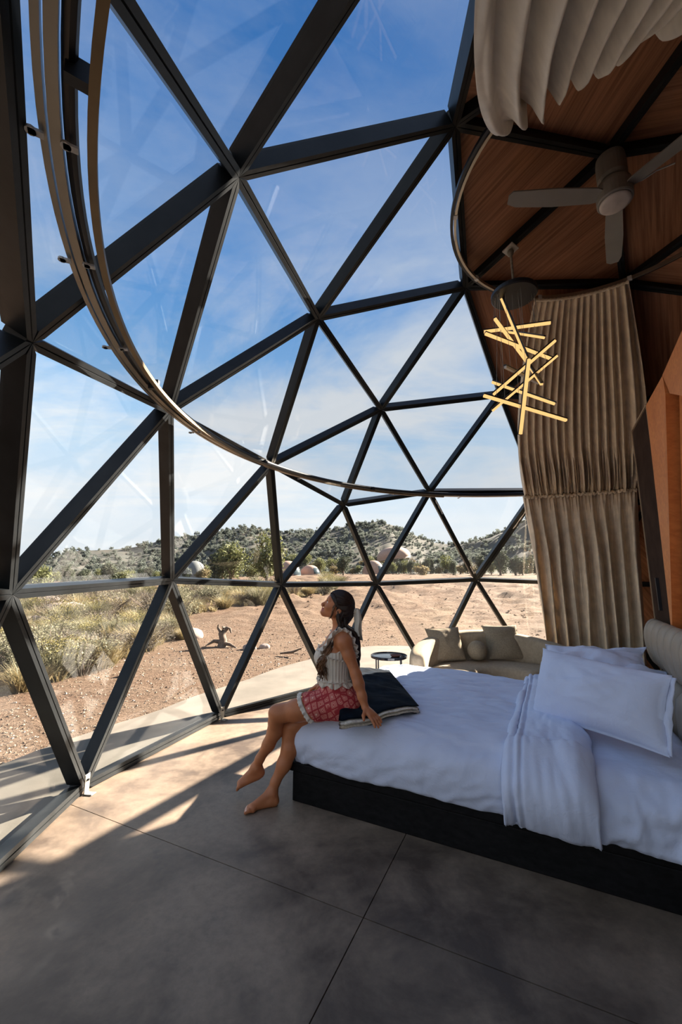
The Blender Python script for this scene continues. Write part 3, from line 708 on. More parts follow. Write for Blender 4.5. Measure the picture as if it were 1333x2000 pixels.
# ------------------------------------------------------------------ curtains
def fold_wave(x, seed):
    k = np.floor(x); f = x - k; amp = .65 + .7 * _h(k, k * 0, seed); s = .5 + .22 * (_h(k, k * 0 + 1, seed) - .5)
    ff = np.where(f < s, f / s * .5, .5 + (f - s) / (1 - s) * .5)
    return amp * np.sin(2 * math.pi * ff) - .2 * np.sin(4 * math.pi * ff + .6)
def polar(r, a, z): return np.stack([DC[0] + r * np.cos(np.radians(a)), DC[1] + r * np.sin(np.radians(a)), z + 0 * r], -1)
def sheet(nu, nv): return np.meshgrid(np.linspace(0, 1, nu), np.linspace(0, 1, nv), indexing='ij')
U, V = sheet(420, 90)
# upper right: gathered between the ring and the main track
at = 92.5 + (50.5 - 92.5) * U; ab = 79.0 + (54.0 - 79.0) * U
ang = at + (ab - at) * V + np.where(U > .9, (U - .9) * -18, 0) * np.sin(V * math.pi)
r = 1.185 + (3.262 - 1.185) * V ** .96; z = 4.385 + (2.70 - 4.385) * V ** 1.06 - .10 * np.sin(math.pi * V)
P = polar(r, ang, z); N_ = gnormals(P); N_ *= np.sign((N_[210, 45] @ (DC - P[210, 45])))
nf = 15
w1 = fold_wave(U * nf + .25 * fbm(V * 2, U * 3, 2, 61), 61); w2 = fold_wave(U * nf * 2.3 + .5 * fbm(V * 3, U * 6, 2, 62), 62)
bott = np.clip((V - .62) / .30, 0, 1); pin = np.clip((1 - V) / .09, 0, 1)
A1 = (.016 + .030 * np.clip(V * 5, 0, 1)) * (.35 + .65 * pin); A2 = .003 + .020 * bott * pin + .012 * (1 - pin)
loops = np.clip(np.sin(np.clip((V - .66 - .10 * _h(np.floor(U * nf * 1.6), U * 0, 71)) / .28, 0, 1) * math.pi), 0, 1)
w3 = np.maximum(0, np.sin(2 * math.pi * U * nf * 1.6)) ** 3 * loops
disp = w1 * A1 + w2 * A2 + w3 * .105 + .03 * np.clip((V - .5) / .4, 0, 1) * pin
P = P + N_ * disp[..., None]
# sideways sway of the folds near the gather
P += (np.gradient(P, axis=0) / (np.linalg.norm(np.gradient(P, axis=0), axis=2, keepdims=True) + 1e-9)) * (w2 * .012 * bott)[..., None]
cu = empty('roof_curtain', (3.0, 4.6, 2.7), 'taupe roof curtain gathered from ceiling ring to track, right of the hanging lamp', 'curtain')
cloth('curtain_cloth', P, fabric_curtain, cu, .004)
v = []
for i in range(60):
    t = i / 59; a_ = R_(92.5 + (50.5 - 92.5) * t); v.append(DC * [1, 1, 0] + [1.175 * math.cos(a_), 1.175 * math.sin(a_), 4.372])
mk('header_tape', *tube_vf(v, [.016 + .005 * math.sin(i * 2.4) for i in range(60)], 6), fabric_curtain, cu, True)
# lower right: from the track to the floor
U, V = sheet(420, 70)
at = 79.3 + (54.5 - 79.3) * U; ab = 76.2 + (57.0 - 76.2) * U; vv = V
ang = at + (ab - at) * vv; r = 3.262 + .0 * U - .05 * np.sin(V * math.pi); z = 2.70 + (.03 - 2.70) * V
P = polar(r, ang, z); N_ = gnormals(P); N_ *= np.sign((N_[210, 35] @ (DC - P[210, 35])))
w1 = fold_wave(U * 8.5 + .55 * fbm(V * 1.3, U * 3, 3, 63) + V * .3, 65); w2 = fold_wave(U * 34, 66)
top_ = np.clip(1 - V / .13, 0, 1)
P = P + N_ * (w1 * (.018 + .064 * np.clip(V * 3.5, 0, 1)) + w2 * (.004 + .016 * top_))[..., None]
cl_ = empty('window_curtain', (3.3, 5.5, 0), 'taupe floor length curtain below the track, behind the sofa and pillows', 'curtain')
cloth('curtain_cloth', P, fabric_curtain, cl_, .004)
v = []
for i in range(90):
    t = i / 89; a_ = R_(79.0 + (54.5 - 79.0) * t); v.append(DC * [1, 1, 0] + [3.222 * math.cos(a_), 3.222 * math.sin(a_), 2.665 + .02 * math.sin(i * 1.7)])
mk('header_tape', *tube_vf(v, [.019 + .010 * math.sin(i * 2.1) for i in range(90)], 6), fabric_curtain, cl_, True)
# near side: belly of cloth hanging from the ring, sweeping up toward the viewer
U, V = sheet(360, 80)
at = -153 + (-88 + 153) * U; ab = -124 + (-90 + 124) * U
ang = at + (ab - at) * V; r = 1.15 + (3.25 - 1.15) * V ** 1.15
z = 4.40 - 1.68 * V - .19 * np.sin(math.pi * np.clip(V, 0, 1) ** .55)
P = polar(r, ang, z); N_ = gnormals(P); N_ *= np.sign((N_[180, 40] @ (DC - P[180, 40])))
w1 = fold_wave(U * 15 + .35 * fbm(V * 2, U * 3, 2, 81), 81); w2 = fold_wave(U * 29 + fbm(V * 3, U * 3, 2, 82), 82)
A1 = .072 * np.clip(V * 9 + .15, 0, 1) * np.clip((U) / .10, .0, 1)
P = P + N_ * (w1 * A1 + w2 * .008)[..., None]
cs_ = empty('roof_curtain', (1.3, 1.0, 4.0), 'pale grey roof curtain sagging in a pleated belly from the near ceiling ring', 'curtain')
cloth('curtain_cloth', P, fabric_swag, cs_, .004)

# ------------------------------------------------------------------ bed wall: ribbed dark panel and folded cherry veneer
wr_ = empty('wall_right', (2.8, 3.6, 0), kind='structure')
WP = np.array([2.80, 3.60, 0]); WNrm = -EX
def wp(t, z, d=0.0): return WP + t * EY + z * EZ + d * WNrm
def wpoly(name, pts, d0, d1, mat, par=wr_, dd_=None):
    k = len(pts); v = [wp(t, z, d0) for t, z in pts] + [wp(t, z, d1 + (dd_[i] if dd_ else 0)) for i, (t, z) in enumerate(pts)]
    f = [tuple(range(k))[::-1], tuple(range(k, 2 * k))] + [(i, (i + 1) % k, k + (i + 1) % k, k + i) for i in range(k)]
    return fix_normals(mk(name, v, f, mat, par))
HW = 2.96
rib = pbr('dark_ribbed_panel', (.060, .036, .025), .9, 0, .2, 4, spec=.08)
wpoly('backing_panel', [(-.365, 0), (.315, 0), (.315, HW), (-.365, HW)], -.03, 0, rib)
for i, t in enumerate(np.linspace(-.345, .295, 41)):
    wpoly('rib', [(t - .0052, .02), (t + .0052, .02), (t + .0052, HW - .02), (t - .0052, HW - .02)], 0, .007, rib)
brass = pbr('pale_wood_trim', (.36, .25, .15), .5, 0, .1)
wpoly('edge_trim', [(.315, 0), (.327, 0), (.327, HW + .012), (.315, HW + .012)], -.03, .012, brass)
wpoly('edge_trim', [(-.365, HW), (.315, HW), (.315, HW + .012), (-.365, HW + .012)], -.03, .012, brass)
wpoly('edge_trim', [(-.377, 0), (-.365, 0), (-.365, HW + .012), (-.377, HW + .012)], -.03, .012, brass)
g = .004
wpoly('veneer_panel', [(-.378, 0), (-.378, HW), (-.96, HW), (-1.18 + g, 2.735), (-.50 + g, 1.0), (-.47, 0)], -.03, .01, orange_wood, wr_, [0, 0, .0, .05, .05, .03])
wpoly('veneer_panel', [(-.96 - g, HW), (-1.9, HW), (-1.9, 2.4), (-1.20, 2.72 + g)], -.03, .012, orange_wood, wr_, [0, .04, .08, .03])
wpoly('veneer_panel', [(-1.20 - g, 2.70), (-1.9, 2.38), (-1.9, 0), (-.485 - g, 0), (-.515 - g, 1.0)], -.03, -.005, orange_wood, wr_, [.0, -.0, -.0, .0, .0])
hk = wpoly('hook_fitting', [(-.03, 1.22), (.0, 1.22), (.0, 1.50), (-.03, 1.50)], .007, .03, soft_black)  # small black hook-like fitting on the ribbed panel, no lamp

# ------------------------------------------------------------------ ceiling fan
fan = empty('ceiling_fan', (2.082, 2.64, 4.7), 'grey three bladed ceiling fan with a round light, hung from the wooden crown', 'ceiling fan')
FC = np.array([2.082, 2.64, 0])
mk('canopy', *lathe_vf([(0, 4.70), (.095, 4.70), (.10, 4.66), (.10, 4.52), (.085, 4.50), (0, 4.50)], FC, 28), fan_grey, fan, False)
mk('motor_housing', *lathe_vf([(0, 4.499), (.07, 4.499), (.115, 4.455), (.12, 4.43), (.12, 4.32), (.114, 4.31), (0, 4.31)], FC, 32), fan_grey, fan, False)
mk('light_lens', *lathe_vf([(0, 4.309), (.104, 4.309), (.104, 4.30), (.08, 4.292), (0, 4.288)], FC, 32), pbr('frosted_lens', (.62, .57, .54), .6), fan, True)
for a in (178, 57, -62):
    a = R_(a); d = np.array([math.cos(a), math.sin(a), 0]); s = np.array([-d[1], d[0], 0]); v = []
    outl = [(.08, -.035), (.15, -.055), (.45, -.068), (.72, -.062), (.79, -.040), (.80, .02), (.775, .05), (.45, .062), (.15, .055), (.08, .035)]
    for dz in (.005, -.005):
        for x_, y_ in outl: v.append(FC + d * x_ + s * y_ + [0, 0, 4.372 + dz + y_ * .18])
    k = len(outl)
    fix_normals(mk('blade', v, [tuple(range(k)), tuple(range(k, 2 * k))[::-1]] + [(i, (i + 1) % k, k + (i + 1) % k, k + i) for i in range(k)], fan_grey, fan))
pts = [FC + q for q in ([.02, .1, 4.60], [.12, .12, 4.53], [.2, .08, 4.56], [.26, .03, 4.545], [.33, -.02, 4.57], [.45, -.05, 4.60])]
mk('cable', *tube_vf(pts, .006, 6), white_plastic, fan, True)

# ------------------------------------------------------------------ hanging lamp of crossed light bars
LP = np.array([1.595, 3.345, 0])
lamp = empty('hanging_lamp', (LP[0], LP[1], 4.55), 'hanging lamp of crossed glowing bars below a round black plate', 'pendant lamp')
nb = nrm_(DC - [LP[0], LP[1], 4.565]); sx = nrm_(np.cross(nb, [0, 0, 1])); sy = np.cross(nb, sx)
bevel(fix_normals(mk('ceiling_plate', *box_vf(LP + [0, 0, 4.545] , sx * .055, sy * .055, nb * .008), white_plastic, lamp)), .004)
mk('ceiling_knob', *lathe_vf([(0, 4.54), (.022, 4.54), (.03, 4.52), (.022, 4.49), (0, 4.485)], LP, 16), galv, lamp, True)
mk('rod', *tube_vf([LP + [0, 0, 4.49], LP + [.004, 0, 4.10]], .011, 10), galv, lamp, True)
mk('round_plate', *lathe_vf([(0, 4.10), (.19, 4.10), (.20, 4.09), (.20, 4.06), (.19, 4.05), (0, 4.05)], LP, 40), soft_black, lamp)
BAR3 = [((1.502, 4.098), (1.696, 3.482), 1, -0.08), ((1.426, 3.877), (1.693, 3.441), -1, 0.1), ((1.314, 3.742), (1.945, 3.835), 1, -0.02), ((1.327, 3.726), (1.932, 3.467), -1, 0.06), ((1.48, 3.752), (1.871, 3.685), 1, 0.12), ((1.967, 3.655), (1.361, 3.124), -1, -0.04), ((1.968, 3.502), (1.347, 2.974), 1, 0.03), ((1.708, 3.467), (1.577, 2.745), -1, -0.15), ((1.364, 3.247), (1.918, 3.037), 1, 0.1), ((1.278, 3.119), (2.005, 2.883), -1, -0.03), ((1.693, 3.441), (1.81, 3.227), 1, 0.14), ((1.489, 3.396), (1.783, 3.237), -1, 0.15)]
rl = random.Random(5)
for i, ((xa, za), (xb, zb), sg, y0) in enumerate(BAR3):
    k_ = 3.30 / 3.345    # endpoints measured on the plane y = 3.4, moved onto the lamp
    A3, B3 = np.array([xa, 0, za]), np.array([xb, 0, zb]); planar = np.linalg.norm(A3 - B3); tot = max(.66, planar + .01); dy = math.sqrt(max(0, tot ** 2 - planar ** 2)) * .5
    dy = min(dy, .24)
    A3 = np.array([xa, 3.4, za]); B3 = np.array([xb, 3.4, zb])
    def shift(p, yy): q = yy / 3.4; return np.array([p[0] * q, yy, EYE + (p[2] - EYE) * q])
    A3, B3 = shift(A3, 3.36 + y0 * .7 + sg * dy), shift(B3, 3.36 + y0 * .7 - sg * dy)
    d = nrm_(B3 - A3); s = nrm_(np.cross(d, [0, 0, 1])); u = np.cross(s, d); u = u if u[2] > 0 else -u
    c_ = (A3 + B3) / 2; hl = np.linalg.norm(B3 - A3) / 2
    br = fix_normals(mk('light_bar', *box_vf(c_ + u * .009, d * hl, s * .0115, u * .006), soft_black, lamp))
    dark = i == 11
    # U-shaped diffuser: glows down and to both sides
    fix_normals(mk('diffuser', *box_vf(c_ - u * .007, d * (hl - .004), s * .0115, u * .0098), white_plastic if dark else led, br))
    for p in (A3 * .85 + B3 * .15, A3 * .2 + B3 * .8):
        a = np.array([p[0], p[1]]) - LP[:2]; rr0 = np.linalg.norm(a); tp = LP[:2] + a * min(1, .17 / (rr0 + 1e-6))
        mk('wire', *tube_vf([(*tp, 4.05), p + u * .012], .0016, 4), galv, br)

# smoke detector on the wooden shell
c_ = np.array([3.50, 4.50, 0]); rr0 = np.linalg.norm(c_[:2] - DC[:2]); zc = DC[2] + math.sqrt(16.0 - rr0 ** 2); pos = np.array([c_[0], c_[1], zc]); nn = nrm_(DC - pos); pos = pos + nn * .01
sx = nrm_(np.cross(nn, [0, 0, 1])); sy = np.cross(nn, sx); v = []
for r_, h_ in ((.0, 0), (.075, 0), (.078, .02), (.06, .034), (.055, .03), (.045, .038), (0, .040)):
    for j in range(24): a = 2 * math.pi * j / 24; v.append(pos + sx * r_ * math.cos(a) + sy * r_ * math.sin(a) + nn * h_)
sm = fix_normals(mk('smoke_detector', v, grid_faces(7, 24, False, True), fan_grey, None, True, pos))
tag(sm, 'small round grey smoke detector on the wood beside the taupe roof curtain', 'smoke detector')

# ------------------------------------------------------------------ desert plants, rocks, far domes
def ico(sub=1):
    bm = bmesh.new(); bmesh.ops.create_icosphere(bm, subdivisions=sub, radius=1.0)
    v = np.array([q.co[:] for q in bm.verts]); f = [tuple(q.index for q in p.verts) for p in bm.faces]; bm.free(); return v, f
def me_(name, v, f, mats, mi=None, smooth=False):
    me = bpy.data.meshes.new(name); me.from_pydata(np.asarray(v).tolist(), [], [tuple(int(i) for i in q) for q in f])
    for q in mats: me.materials.append(q)
    if mi is not None: me.polygons.foreach_set('material_index', np.asarray(mi, dtype=np.int32))
    if smooth: me.polygons.foreach_set('use_smooth', [True] * len(me.polygons))
    return me
def blades(n, rad, h, wid, lean, rng, core=.35):
    """n thin bent blades rising from a tuft"""
    V, F = [], []
    for i in range(n):
        a = rng.uniform(0, 6.283); r0 = rad * core * math.sqrt(rng.random()); b0 = np.array([r0 * math.cos(a), r0 * math.sin(a), 0])
        l = h * rng.uniform(.5, 1.1); out = lean * rng.uniform(.2, 1.0); aa = a + rng.uniform(-.6, .6); d = np.array([math.cos(aa), math.sin(aa), 0])
        m = b0 + d * out * rad * .4 + [0, 0, l * .6]; tip = b0 + d * out * rad + [0, 0, l * rng.uniform(.8, 1.0)]
        s = np.array([-d[1], d[0], 0]) * wid * rng.uniform(.6, 1.3); s[2] = rng.uniform(-.3, .3) * wid
        k = len(V); V += [b0 - s, b0 + s, m + s, m - s, tip]; F += [(k, k + 1, k + 2, k + 3), (k + 3, k + 2, k + 4)]
    return V, F
def leaves(n, radii, cen, size, rng, shell=.55, low=-.5, lump=5):
    lumps = [nrm_(rng.normal(size=3)) * rng.uniform(.3, .75) for _ in range(lump)]
    V, F = [], []
    for i in range(n):
        l = lumps[int(rng.integers(lump))]; d = nrm_(rng.normal(size=3)); p = l + d * rng.uniform(shell, 1.0) * .55
        if p[2] < low: p[2] = low + rng.random() * .2
        p = p * radii + cen
        t1 = nrm_(rng.normal(size=3)); t2 = nrm_(np.cross(t1, rng.normal(size=3))); s = size * rng.uniform(.5, 1.4)
        k = len(V); V += [p - t1 * s, p + t2 * s * .42, p + t1 * s, p - t2 * s * .42]; F.append((k, k + 1, k + 2, k + 3))
    return V, F
def twigs(n, h, rad, thick, rng):
    out = []
    for i in range(n):
        a = rng.uniform(0, 6.283); d = np.array([math.cos(a), math.sin(a), 0]) * rad * rng.uniform(.3, 1)
        out.append(tube_vf([(0, 0, -.05), d * .4 + [0, 0, h * .5], d + [0, 0, h * rng.uniform(.7, 1.05)]], [thick, thick * .7, thick * .3], 4, False))
    return merge(*out)
def shrub_mesh(kind, seed):
    g = np.random.default_rng(seed)
    if kind == 'sagebrush':
        a = leaves(1900, np.array([.62, .62, .42]), np.array([0, 0, .42]), .027, g, .4, -.9, 9); b_ = twigs(26, .75, .55, .010, g); c_ = blades(90, .5, .75, .006, 1, g); ms = [leaf_sage, bark, leaf_grey]
    elif kind == 'rabbitbrush':
        a = blades(520, .60, .72, .0085, 1.0, g); b_ = leaves(700, np.array([.55, .55, .26]), np.array([0, 0, .58]), .019, g, .3, -.6, 7); c_ = twigs(10, .5, .4, .008, g); ms = [leaf_sage, leaf_yellow, bark]
    elif kind == 'bunchgrass':
        a = blades(460, .50, .60, .0065, 1.15, g); b_ = blades(140, .45, .75, .004, .8, g); c_ = blades(60, .4, .3, .008, 1.2, g); ms = [leaf_straw, leaf_sage, leaf_yellow]
    else:
        a = twigs(70, .62, .62, .008, g); b_ = leaves(800, np.array([.58, .58, .36]), np.array([0, 0, .36]), .021, g, .3, -.9, 7); c_ = blades(60, .5, .6, .005, 1, g); ms = [bark, leaf_grey, leaf_straw]
    v, f = merge(a, b_, c_); mi = [0] * len(a[1]) + [1] * len(b_[1]) + [2] * len(c_[1])
    return me_(kind, v, f, ms, mi)
SHR = {k: [shrub_mesh(k, 100 * i + j) for j in range(3)] for i, k in enumerate(('sagebrush', 'rabbitbrush', 'bunchgrass', 'dry_brush'))}
SLAB = {'sagebrush': ('grey green leafy sagebrush clump in the scrub outside the left panes', 'shrub', 'sagebrush in the scrub'),
        'rabbitbrush': ('yellow topped rabbitbrush with green stems in the scrub outside the left panes', 'shrub', 'yellow rabbitbrush in the scrub'),
        'bunchgrass': ('straw coloured tuft of dry grass in the scrub outside the left panes', 'grass', 'dry grass tufts in the scrub'),
        'dry_brush': ('leafless looking grey brown twiggy brush in the scrub outside the left panes', 'shrub', 'grey twiggy brush in the scrub')}
def put(me, name, x, y, s, lab, cat, grp, sz=1.0, sink=.03):
    o = bpy.data.objects.new(name, me); COL.objects.link(o); o.location = (x, y, float(ground(x, y)) - sink * s); o.rotation_euler = (0, 0, RNG.uniform(0, 6.28)); o.scale = (s, s, s * sz)
    return tag(o, lab, cat, grp)
BX, BY = [-4.5, -4.35, -4.15, -4.25, -4.6, -6.3, -4.6, -1.9, .4], [5.6, 6.4, 7.8, 9.8, 11.5, 16, 19.5, 27.7, 36]
def inscrub(x, y): return x < np.interp(y, BY, BX)
ROCKS = [(-9.3, 12.7, .62, .34), (-11.3, 17.0, 1.15, .5), (-14.2, 20.0, .9, .5), (-4.0, 11.0, .36, .22)]
pts = []; tries = 0
while len(pts) < 290 and tries < 40000:
    tries += 1
    y = 5.8 + (40 - 5.8) * RNG.random() ** 1.5; x = RNG.uniform(-.90 * y - .6, min(np.interp(y, BY, BX), .05 * y))
    if not inscrub(x + RNG.uniform(0, .25) * (y > 12), y) or math.hypot(x - DC[0], y - DC[1]) < 6.2: continue
    if any((x - q[0]) ** 2 + (y - q[1]) ** 2 < (q[2] * .8) ** 2 for q in ROCKS): continue
    md = .42 if y < 12 else .55 + .02 * y
    if any((x - q[0]) ** 2 + (y - q[1]) ** 2 < md * md for q in pts): continue
    pts.append((x, y))
SCRUB = []
for i, (x, y) in enumerate(pts):
    k = ('sagebrush', 'bunchgrass', 'rabbitbrush', 'bunchgrass', 'dry_brush', 'bunchgrass', 'dry_brush')[int(RNG.integers(7))]
    s = RNG.uniform(.66, 1.1) * (1 if y < 12 else 1.3 if y < 16 else 1.65); lab, cat, grp = SLAB[k]
    SCRUB.append((k, x, y, put(SHR[k][int(RNG.integers(3))], k, x, y, s, lab, cat, grp, RNG.uniform(.7, 1.0))))
# a label of its own for every plant: kind, row, pane it shows through, place in that row
ORD = ['leftmost', 'second', 'third', 'fourth', 'fifth', 'sixth', 'seventh', 'eighth', 'ninth', 'tenth', 'eleventh', 'twelfth', 'thirteenth', 'fourteenth', 'fifteenth', 'sixteenth', 'seventeenth', 'eighteenth', 'nineteenth', 'twentieth'] + ['%dth' % q for q in range(21, 60)]
def pane_of(x, y):
    c_ = x / (y * math.cos(PT)) * 788.26 + 666.5
    return next((n_ for lim, n_ in ((28, 'leftmost'), (337, 'second'), (551, 'third'), (738, 'fourth'), (931, 'fifth')) if c_ < lim), 'sixth')
def rank(rows, name_of):
    cells = {}
    for key, x, y, o in rows: cells.setdefault(key, []).append((x / y, o))
    for key, q in cells.items():
        for i, (_, o) in enumerate(sorted(q, key=lambda e: e[0])): o['label'] = name_of(key, 'only' if len(q) == 1 else ORD[i])
KIN = {'sagebrush': 'grey green sagebrush', 'rabbitbrush': 'yellow topped rabbitbrush', 'bunchgrass': 'straw coloured grass tuft', 'dry_brush': 'grey twiggy brush'}
def row_of(y): return 'front' if y < 9 else 'second' if y < 13.5 else 'middle' if y < 22 else 'back'
rank([((k, row_of(y), pane_of(x, y)), x, y, o) for k, x, y, o in SCRUB], lambda q, n_: '%s %s from left, %s scrub row, through %s low pane' % (n_, KIN[q[0]], q[1], q[2]))
# a few lone plants that can be pointed at
for (k, x, y, s, lab) in (('dry_brush', -4.2, 9.2, .8, 'grey twiggy brush right of the pale rock by the edge of the gravel'),
                          ('bunchgrass', -4.0, 10.6, .5, 'small straw tuft beside the gnarled stump')):
    put(SHR[k][0], k, x, y, s, lab, SLAB[k][1], None)

# trees
def tree_parts(kind, seed):
    g = np.random.default_rng(seed)
    if kind == 'juniper_tree':
        fo = leaves(2600, np.array([1.15, 1.15, 1.9]), np.array([0, 0, 2.0]), .15, g, .35, -1.0, 16); m = leaf_dark
    elif kind == 'cottonwood_tree':
        fo = leaves(2400, np.array([1.5, 1.5, 1.7]), np.array([0, 0, 2.1]), .14, g, .35, -.95, 18); m = leaf_green
    else:
        fo = leaves(1500, np.array([1.3, 1.3, 1.0]), np.array([0, 0, 1.1]), .15, g, .35, -1.0, 12); m = leaf_tan
    tr = [tube_vf([(0, 0, -.2), (.05, .03, 1.2), (.1, -.05, 2.6)], [.16, .11, .04], 7)]
    for i in range(6):
        a = g.uniform(0, 6.28); tr.append(tube_vf([(0, 0, .5 + .2 * i), (.5 * math.cos(a), .5 * math.sin(a), 1.1 + .25 * i), (.95 * math.cos(a), .95 * math.sin(a), 1.6 + .3 * i)], [.07, .045, .015], 5))
    return me_('foliage', *fo, [m]), me_('trunk', *merge(*tr), [bark])
TP = {k: [tree_parts(k, 900 + 7 * i + j) for j in range(2)] for i, k in enumerate(('juniper_tree', 'cottonwood_tree', 'tan_shrub_tree'))}
def tree(kind, x, y, s, lab, grp=None, sz=1.0):
    e = empty(kind, (x, y, float(ground(x, y)) - .1), lab, 'tree', grp); e.rotation_euler = (0, 0, RNG.uniform(0, 6.28)); e.scale = (s, s, s * sz)
    for nm, me in zip(('foliage', 'trunk'), TP[kind][int(RNG.integers(2))]):
        o = bpy.data.objects.new(nm, me); COL.objects.link(o); o.parent = e
    return e
def at_px_az(x, r):      # a spot at compass direction of picture column x, r metres away
    a, _ = px_dir(x, 1120); return r * math.sin(a), r * math.cos(a)
MID = [('juniper_tree', 434, 62, 1.25, 'tall dark juniper standing left of the taller pair beyond the scrub', .95), ('cottonwood_tree', 452, 60, 1.35, 'yellow green leafy tree beside the tall dark juniper beyond the scrub', .95),
       ('cottonwood_tree', 522, 58, 1.35, 'loose pale green tree just left of the pink domes', 1.1), ('cottonwood_tree', 496, 66, .8, 'short bushy green tree between the two tallest trees', .9),
       ('juniper_tree', 212, 60, .8, 'dark juniper by itself on the flat left of the grey dome', .9), 
       ('cottonwood_tree', 240, 66, .7, 'small green tree right of the lone dark juniper on the left', .8), ('cottonwood_tree', 70, 40, .7, 'small green tree at the far left edge of the plain', .8)]
for k, x, r, s, lab, sz in MID: tree(k, *at_px_az(x, r), s * 1.3, lab, None, sz)
FTREE = []
for i in range(78):
    x = -60 + 1160 * (i + RNG.uniform(.1, .9)) / 78; r = RNG.uniform(112, 158)
    if 690 < x < 820 or 545 < x < 625: r = RNG.uniform(168, 180)
    k = ('juniper_tree', 'cottonwood_tree', 'tan_shrub_tree', 'juniper_tree')[int(RNG.integers(4))]; s = RNG.uniform(1.1, 2.0) * (.75 if x < 330 else 1)
    lab, grp = {'juniper_tree': ('dark juniper in the line of trees at the foot of the hills', 'junipers at the foot of the hills'), 'cottonwood_tree': ('green leafy tree in the line of trees at the foot of the hills', 'green trees at the foot of the hills'),
                'tan_shrub_tree': ('tan autumn coloured shrub in the line of trees at the foot of the hills', 'tan shrubs at the foot of the hills')}[k]
    px, py = at_px_az(x, r); FTREE.append((k, px, py, tree(k, px, py, s, lab, grp, RNG.uniform(.7, 1.0))))
for x in (757, 768, 779, 790, 803, 818, 833, 700): px, py = at_px_az(x, RNG.uniform(140, 150)); FTREE.append((('cottonwood_tree', 'juniper_tree')[x % 2], px, py, tree('juniper_tree' if x % 2 else 'cottonwood_tree', px, py, RNG.uniform(1.15, 1.5) * (.7 if x < 720 else 1), *({1: ('dark juniper in the line of trees at the foot of the hills', 'junipers at the foot of the hills'), 0: ('green leafy tree in the line of trees at the foot of the hills', 'green trees at the foot of the hills')}[x % 2]), 1.0)))
TKN = {'juniper_tree': 'dark juniper', 'cottonwood_tree': 'green leafy tree', 'tan_shrub_tree': 'tan autumn shrub'}
rank([((k, pane_of(x, y)), x, y, o) for k, x, y, o in FTREE], lambda q, n_: '%s %s from left at the hill foot, through the %s pane' % (n_, TKN[q[0]], q[1]))
# small trees up the slopes: single meshes, 280 of them objects, the rest one stuff mesh
ov_ = np.array([(1, 0, 0), (-1, 0, 0), (0, 1, 0), (0, -1, 0), (0, 0, 1), (0, 0, -1)], float); of_ = [(0, 2, 4), (2, 1, 4), (1, 3, 4), (3, 0, 4), (2, 0, 5), (1, 2, 5), (3, 1, 5), (0, 3, 5)]
iv, if_ = ico(1)
def blob(seed):
    g = np.random.default_rng(seed); v = iv * (1 + .32 * g.normal(size=(len(iv), 1)).clip(-1.2, 1.2)); v[:, 2] = v[:, 2] * 1.1 + .75; return v
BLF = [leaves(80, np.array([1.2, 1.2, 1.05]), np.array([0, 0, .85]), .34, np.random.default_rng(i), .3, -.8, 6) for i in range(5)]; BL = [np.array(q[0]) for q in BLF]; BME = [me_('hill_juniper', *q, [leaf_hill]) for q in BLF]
cand = []
while len(cand) < 3600:
    a = R_(RNG.uniform(-47, 36)); r = RNG.uniform(FOOT - 6, RID + 4) ; x, y = r * math.sin(a), r * math.cos(a)
    dens = .62 + 1.3 * float(vnoise(x * .03, y * .03, 77)) + (.25 if r > RID - 12 else 0)
    if RNG.random() < dens: cand.append((x, y, RNG.uniform(.7, 1.7)))
vis = sorted(cand, key=lambda q: -q[2] / math.hypot(q[0], q[1]) - (.004 if math.hypot(q[0], q[1]) > RID - 15 else 0))
cx = np.array([c_[0] for c_ in vis]); cy = np.array([c_[1] for c_ in vis]); cz = ground(cx, cy)
for i in range(280):
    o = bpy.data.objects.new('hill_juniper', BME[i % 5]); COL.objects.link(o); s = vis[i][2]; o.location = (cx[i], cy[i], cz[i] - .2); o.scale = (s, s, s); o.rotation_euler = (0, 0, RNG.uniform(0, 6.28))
    hr = math.hypot(cx[i], cy[i]); hz_ = 'along the ridge' if hr > RID - 16 else 'high on the slope' if hr > 225 else 'on the lower slope'
    tag(o, 'small dark juniper %s of the far hills, behind the %s pane' % (hz_, pane_of(cx[i], cy[i])), 'tree', 'junipers %s behind the %s pane' % (hz_, pane_of(cx[i], cy[i])))
V, F = [], []
for i in range(280, len(vis)):
    k = len(V); s = vis[i][2] * RNG.uniform(.7, 1.0); V += (BL[i % 5] * s + [cx[i], cy[i], cz[i] - .2]).tolist(); F += [tuple(j + k for j in q) for q in BLF[i % 5][1]]
tag(mk('hill_brush', V, F, leaf_hill, kind='stuff'), 'countless dark shrubs and junipers covering the far hills', 'brush')

